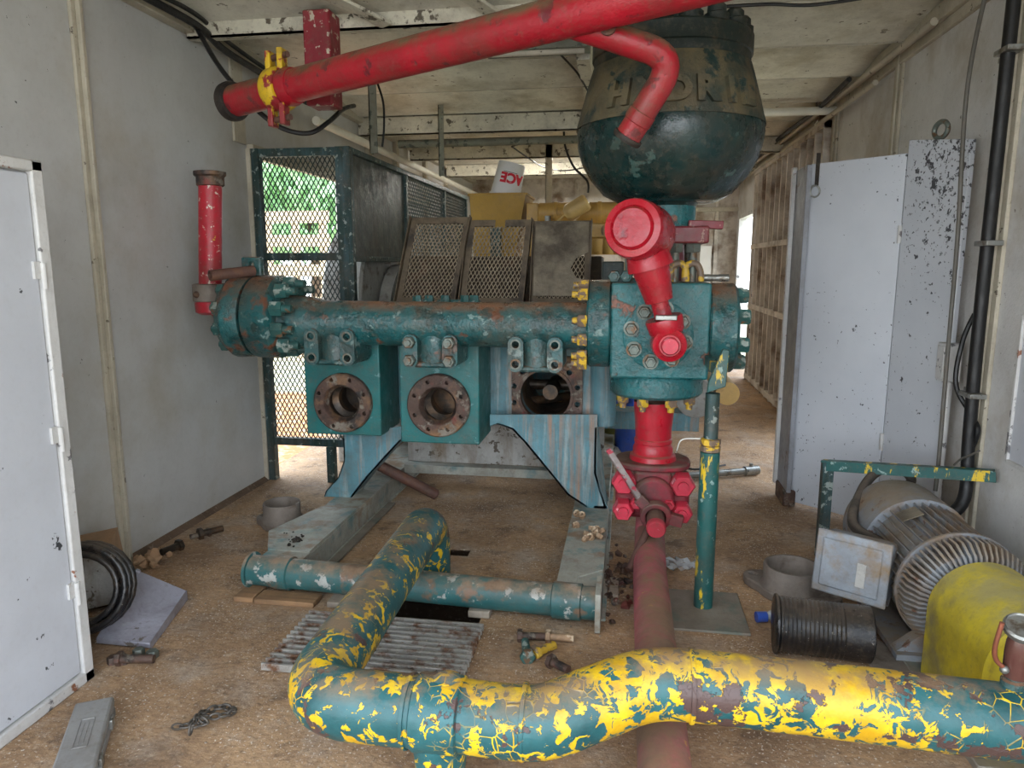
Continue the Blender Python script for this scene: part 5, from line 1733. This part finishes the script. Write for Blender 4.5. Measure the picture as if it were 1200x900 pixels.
# tool case
c0, c1 = at(111, 819, Z=.075), at(80, 915, Z=.075)
dv = (c1 - c0)
dv.z = 0
dv = dv.normalized()
sd_ = V((-dv.y, dv.x, 0))
if sd_.x < 0:
    sd_ = -sd_
tc = thing('tool_case', 'long grey plastic tool case lying on the floor in front', 'case', (c0.x, c0.y, 0))
Rm = Matrix(((sd_.x, dv.x, 0, c0.x), (sd_.y, dv.y, 0, c0.y), (0, 0, 1, 0), (0, 0, 0, 1)))
MB().box(-.062, .062, 0, .46, .0, .036, Rm).build('base', 'case', tc, .008)
ld = MB().box(-.062, .062, 0, .46, .039, .075, Rm).build('lid', 'case', tc, .01)
m = MB()
for a in ((-.022, .022, .12, .123), (-.022, .022, .277, .28), (-.022, -.019, .12, .28), (.019, .022, .12, .28)):
    m.box(*a, .075, .0775, Rm)
m.box(-.01, -.006, .14, .26, .075, .077, Rm)
m.box(.004, .008, .14, .26, .075, .077, Rm)
m.build('moulded_panel', 'case', ld)
for y_ in (.09, .3):
    MB().box(.06, .072, y_, y_ + .04, .02, .056, Rm).build('latch', 'steel', tc, .003)
# chain heap
m = MB()
cpts = catmull([at(203, 852, Z=.02), at(222, 850, Z=.02), at(245, 846, Z=.03), at(228, 838, Z=.05), at(252, 840, Z=.03), at(275, 833, Z=.02), at(262, 828, Z=.02), at(240, 834, Z=.03), at(226, 846, Z=.06), at(222, 866, Z=.02)], 5)
acc = []
step = .021
last = None
for p in cpts:
    if last is None or (p - last).length > step:
        acc.append(p)
        last = p
for i in range(len(acc) - 1):
    p, q = acc[i], acc[i + 1]
    t_ = (q - p).normalized()
    up = V((0, 0, 1)) if i % 2 else t_.cross(V((0, 0, 1))).normalized()
    s_ = t_.cross(up).normalized()
    cc = (p + q) / 2
    lk = [cc + t_ * .0185 * math.cos(a) + s_ * .011 * math.sin(a) for a in [k_ * PI / 6 for k_ in range(12)]]
    m.tube(lk + [lk[0]], .0042, 6, 1)
tag(m.build('chain', 'chain_dark', origin=at(235, 845, Z=0)), 'short steel chain heaped on the floor in front of the grating', 'chain')

# ================================================================== FLOOR GRATING
gr = thing('floor_grating', 'rusty galvanised bar grating lying on the floor under the yellow pipe', 'grating', (-1.0, 2.75, 0))
gx0, gx1, gy0, gy1 = -1.40, -.585, 2.45, 2.89
nb = 13
for i in range(nb):
    yy = gy0 + (gy1 - gy0) * i / (nb - 1)
    MB().box(gx0, gx1, yy - .0055, yy + .0055, .004, .034).build('bearing_bar', 'galv', gr)
for i in range(9):
    xx = gx0 + .02 + (gx1 - gx0 - .04) * i / 8
    MB().cyl((xx, gy0 - .01, .026), (xx, gy1 + .01, .026), .004, n=6).build('cross_rod', 'galv', gr)

# loose bolts in the middle
bolt_obj(at(612, 745, Z=.025), .08, .11, .016, 'rusty bolt on the floor behind the yellow pipe, closest to the skid tube', group='loose bolts behind the yellow pipe')
bolt_obj(at(645, 746, Z=.025), .0, .10, .016, 'rusty bolt on the floor behind the yellow pipe, lying end to end with another', 'bone', 'loose bolts behind the yellow pipe')
bolt_obj(at(618, 768, Z=.025), 1.8, .11, .018, 'teal headed bolt on the floor behind the yellow pipe', 'bolt_teal', 'loose bolts behind the yellow pipe')
bolt_obj(at(630, 764, Z=.025), .8, .09, .018, 'yellow spotted bolt lying beside the teal headed bolt', 'bolt_yellow', 'loose bolts behind the yellow pipe')
bolt_obj(at(648, 776, Z=.025), -.6, .08, .017, 'brown bolt on the floor tight behind the rising bend of the yellow pipe', group='loose bolts behind the yellow pipe')
# nuts on the right rail: small heap, each one its own
spots = [(692, 632), (688, 628), (697, 628), (702, 631), (694, 624), (686, 634), (699, 623), (705, 625), (675, 618), (676, 604), (682, 606)]
for i, (px, py) in enumerate(spots):
    q = at(px, py, Z=RT + .01)
    lift = .014 if i in (4, 2) else 0
    m = MB()
    m.lathe([(.009, -.011), (.021, -.011), (.022, 0), (.021, .011), (.009, .011)], V((q.x, q.y, RT + .022 + lift)), (random.uniform(-1, 1), random.uniform(-1, 1), random.uniform(.3, 1)), 8, closed=True)
    lab = 'rusty pale nut in the small heap on the right skid rail' if i < 8 else ('lone rusty nut on the right skid rail, nearest to the nut heap' if i == 8 else 'rusty nut at the foot of the right pump leg on the skid rail')
    tag(m.build('rusty_nut', 'bone', origin=q), lab, 'nut', 'nuts heaped on the skid rail' if i < 8 else 'single nuts by the pump leg')
# oily crumbs on the left rail and paint crumbs across the floor
m = MB()
for i in range(26):
    q = at(345 + random.gauss(0, 7), 635 + random.gauss(0, 4), Z=RT)
    m.ico(V((q.x, q.y, RT + .009)), random.uniform(.004, .012), 1, .3)
o = tag(m.build('oily_crumbs', 'hole', origin=at(345, 635, Z=RT)), 'black oily crumbs on the left skid rail', 'dirt')
o['kind'] = 'stuff'
m = MB()
cl_ = [(-2.0, 2.6, .35), (-1.7, 3.0, .4), (-.3, 2.7, .5), (-1.0, 3.7, .5), (.9, 2.5, .5), (-2.3, 3.6, .35), (.0, 3.3, .4), (.5, 3.1, .5), (-1.6, 2.2, .5), (.7, 4.2, .6), (-.3, 1.5, .6), (.45, 2.75, .3), (-.45, 2.95, .3)]
for i in range(950):
    c_ = random.choice(cl_)
    x, y = random.gauss(c_[0], c_[2]), random.gauss(c_[1], c_[2])
    if not (XL + .05 < x < XR - .1 and .9 < y < 5.5) or (-1.25 < x < -.58 and 2.68 < y < 3.38) or (x < -2.0 and y < 2.35):
        continue
    if abs(x - hp.x) < .08 and abs(y - hp.y) < .08:
        continue
    s_ = random.uniform(.002, .0055)
    m.ico((x, y, s_ * .4), s_, 1, .3, (1, 1, .6))
o = tag(m.build('floor_crumbs', 'rock'), 'pale paint flakes and grit scattered over the floor', 'dirt')
o['kind'] = 'stuff'
m = MB()
for i in range(60):
    q = at(random.gauss(725, 9), random.gauss(680, 20), Z=0)
    m.ico((q.x, q.y, .008), random.uniform(.008, .026), 1, .35)
o = tag(m.build('dirt_clods', 'rusty_iron', origin=at(725, 680, Z=0), flat=True), 'brown dirt clods between the skid and the red floor pipe', 'dirt')
o['kind'] = 'stuff'
tag(MB().box(-.045, -.0, 3.3, 3.5, 0, .02).build('wood_chip', 'wood_grey', bevel=.003, origin=(-.02, 3.4, 0)), 'short pale wood strip on the floor right of the skid rail', 'wood strip')

# ================================================================== OVERHEAD CABLES, POSTS, LAMPS
for px, y0, y1, Y, lab, ww in ((437, 95, 192, 5.2, 'grey green angle post hanging above the near end of the wire cage', .06), (517, 130, 218, 6.6, 'thin rusty angle post hanging above the far half of the wire cage', .05), (643, 180, 240, 8.7, 'pale angle post hanging from the ceiling right of the white bucket', .08)):
    q = at(px, (y0 + y1) / 2, Y=Y)
    zb = 2.4 if px < 600 else 2.15
    m = MB()
    m.box(q.x - ww / 2, q.x + ww / 2, Y, Y + .008, zb, 3.02)
    m.box(q.x - ww / 2, q.x - ww / 2 + .008, Y, Y + ww, zb, 3.02)
    tag(m.build('hanging_angle_post', 'angle_green' if px < 600 else 'trim', origin=(q.x, Y, 3.0)), lab, 'post', 'angle posts hanging from the ceiling')
wire('wall_cable', [(-2.52, 3.4, 2.97), at(228, 28, Y=4.05), at(262, 58, Y=4.4), at(300, 82, Y=4.8), at(330, 100, Y=5.3), at(372, 130, Y=6.2)], .022, 'thickest black cable of the bundle along the left ceiling corner')
wire('wall_cable', [(-2.48, 3.3, 2.97), at(222, 12, Y=4.0), at(268, 50, Y=4.5), at(318, 85, Y=5.0), at(340, 96, Y=5.4)], .014, 'thinner black cable above the thick one along the left ceiling corner')
wire('drooping_cable', [at(230, 32, Y=4.1), at(255, 75, Y=4.0), at(278, 104, Y=3.98), at(300, 128, Y=4.0), at(330, 150, Y=4.05), at(362, 156, Y=4.1), at(385, 143, Y=4.2), at(402, 128, Y=4.4), at(415, 124, Y=4.8)], .014,
     'black cable drooping under the left end of the overhead red pipe')
wire('hanging_wire', [at(441, 94, Y=5.3), at(449, 120, Y=5.25), at(450, 150, Y=5.25), at(448, 172, Y=5.25)], .008, 'thin black wire hanging beside the near angle post')
wire('hanging_wire', [at(661, 145, Y=8), at(662, 170, Y=8), at(672, 195, Y=8), at(688, 212, Y=8), at(689, 226, Y=8)], .012, 'black wire curling down left of the round dampener')
wire('ceiling_wire', [at(655, 62, Y=5.0), at(676, 85, Y=5.3), at(688, 105, Y=5.6), at(694, 115, Y=5.8)], .007, 'thin black wire sagging from the ceiling lamp towards the dampener')
wire('ceiling_wire', [at(845, 8, Y=3.75), at(900, 5, Y=3.75), at(950, 6, Y=3.75), at(1010, -2, Y=3.75)], .008, 'black wires running across the ceiling at upper right')
wire('dropped_wires', [at(600, 172, Y=7.5), at(635, 195, Y=9), at(660, 200, Y=9), at(688, 196, Y=9)], .008, 'thin dark wire strung under the far ceiling behind the bucket')
wire('ceiling_conduit', [(XL + .3, 7.4, 2.82), (-.2, 7.4, 2.82), (1.2, 7.4, 2.82)], .04, 'grey conduit pipe crossing under the ceiling above the engine', 'pipe', 'angle_green', 2, 14)
wire('wall_pipe', [(XL + .2, 5.6, 2.72), (XL + .2, 12.2, 2.72)], .035, 'white plastic pipe running along the top of the left wall above the cage', 'pipe', 'cream_pipe', 2, 12)
wire('cross_pipe', [(-.1, 6.78, 2.9), (XR - .02, 6.78, 2.9)], .035, 'white pipe crossing under the ceiling to the right wall, behind the dampener', 'pipe', 'cream_pipe', 2, 14)
wire('corner_conduit', [(XR - .1, 4.6, 2.94), (XR - .1, 12.2, 2.94)], .022, 'upper pale conduit along the right ceiling corner', 'pipe', 'trim', 2, 10, 'conduits in the right ceiling corner')
wire('corner_conduit', [(XR - .085, 5.6, 2.85), (XR - .085, 12.2, 2.85)], .02, 'lower pale conduit along the right ceiling corner', 'pipe', 'trim', 2, 10, 'conduits in the right ceiling corner')
wire('corner_cable', [(XR - .15, 6.0, 2.97), (XR - .16, 7.0, 2.93), (XR - .14, 8.2, 2.97), (XR - .15, 10, 2.95)], .02, 'black cables bunched in the right ceiling corner')
q = at(970, 130, X=XR)
wb = thing('wall_bracket_box', 'small rusty bracket box high on the right wall', 'bracket', (XR, q.y, q.z))
MB().box(XR - .09, XR - .03, q.y - .08, q.y + .08, q.z - .1, q.z + .1).build('body', 'rusty_iron', wb, .005)
MB().cyl((XR - .1, q.y - .03, q.z - .13), (XR - .06, q.y - .03, q.z - .07), .02, n=12).build('lamp_socket', 'cream_pipe', wb)
# unlit strip lamp near the dampener
lf0, lf1 = at(566, 64, Y=4.75), at(690, 64, Y=4.75)
sl = thing('strip_lamp', 'grimy unlit strip lamp under the ceiling left of the dampener', 'lamp', (lf0.x, 4.75, 2.95))
MB().box(lf0.x, lf1.x, 4.75, 4.93, lf0.z + .02, 3.02).build('housing', 'angle_green', sl, .004)
MB().cyl((lf0.x + .03, 4.78, lf0.z + .005), (lf1.x - .03, 4.78, lf0.z + .005), .018, n=12).build('lamp_tube', 'trim', sl)
# glowing strip lamp at the back
gl = thing('strip_lamp', 'lit white strip lamp under the far ceiling above the white bucket', 'lamp', (-1.0, 9.2, 2.95))
kk = NT('lamp_glow')
kk.b.inputs['Base Color'].default_value = (.9, .9, .9, 1)
kk.b.inputs['Emission Color'].default_value = (1, .97, .9, 1)
kk.b.inputs['Emission Strength'].default_value = 90
M['glow'] = kk.m
MB().box(-1.6, -.4, 9.15, 9.29, 2.94, 3.08).build('housing', 'trim', gl)
MB().cyl((-1.55, 9.22, 2.925), (-.45, 9.22, 2.925), .018, n=12).build('lamp_tube', 'glow', gl)

# white sheet door at the far back
tag(MB().box(1.18, 1.36, YB - .1, YB - .05, 0, 1.9).build('white_board', 'white_bg', bevel=.003, origin=(1.27, YB - .07, 0)), 'white board leaning on the far back wall beside the doorway', 'board')

# ================================================================== LIGHT
w = bpy.data.worlds.new('overcast_sky')
sc.world = w
w.use_nodes = True
nt = w.node_tree
bgn = nt.nodes['Background']
tcn = nt.nodes.new('ShaderNodeTexCoord')
sep = nt.nodes.new('ShaderNodeSeparateXYZ')
rmp = nt.nodes.new('ShaderNodeValToRGB')
nt.links.new(tcn.outputs['Generated'], sep.inputs[0])
nt.links.new(sep.outputs['Z'], rmp.inputs[0])
rmp.color_ramp.elements[0].position = .0
rmp.color_ramp.elements[0].color = (.9, .95, 1, 1)
rmp.color_ramp.elements[1].position = .7
rmp.color_ramp.elements[1].color = (.72, .84, 1, 1)
nt.links.new(rmp.outputs[0], bgn.inputs[0])
bgn.inputs[1].default_value = 2.6

vs = sc.view_settings
vs.view_transform = 'Standard'
vs.look = 'None'
vs.gamma = 1
vs.exposure = 1.2
vs.use_curve_mapping = False
sc.cycles.use_denoising = True
sc.cycles.max_bounces = 10
sc.cycles.diffuse_bounces = 6
sc.cycles.sample_clamp_indirect = 8
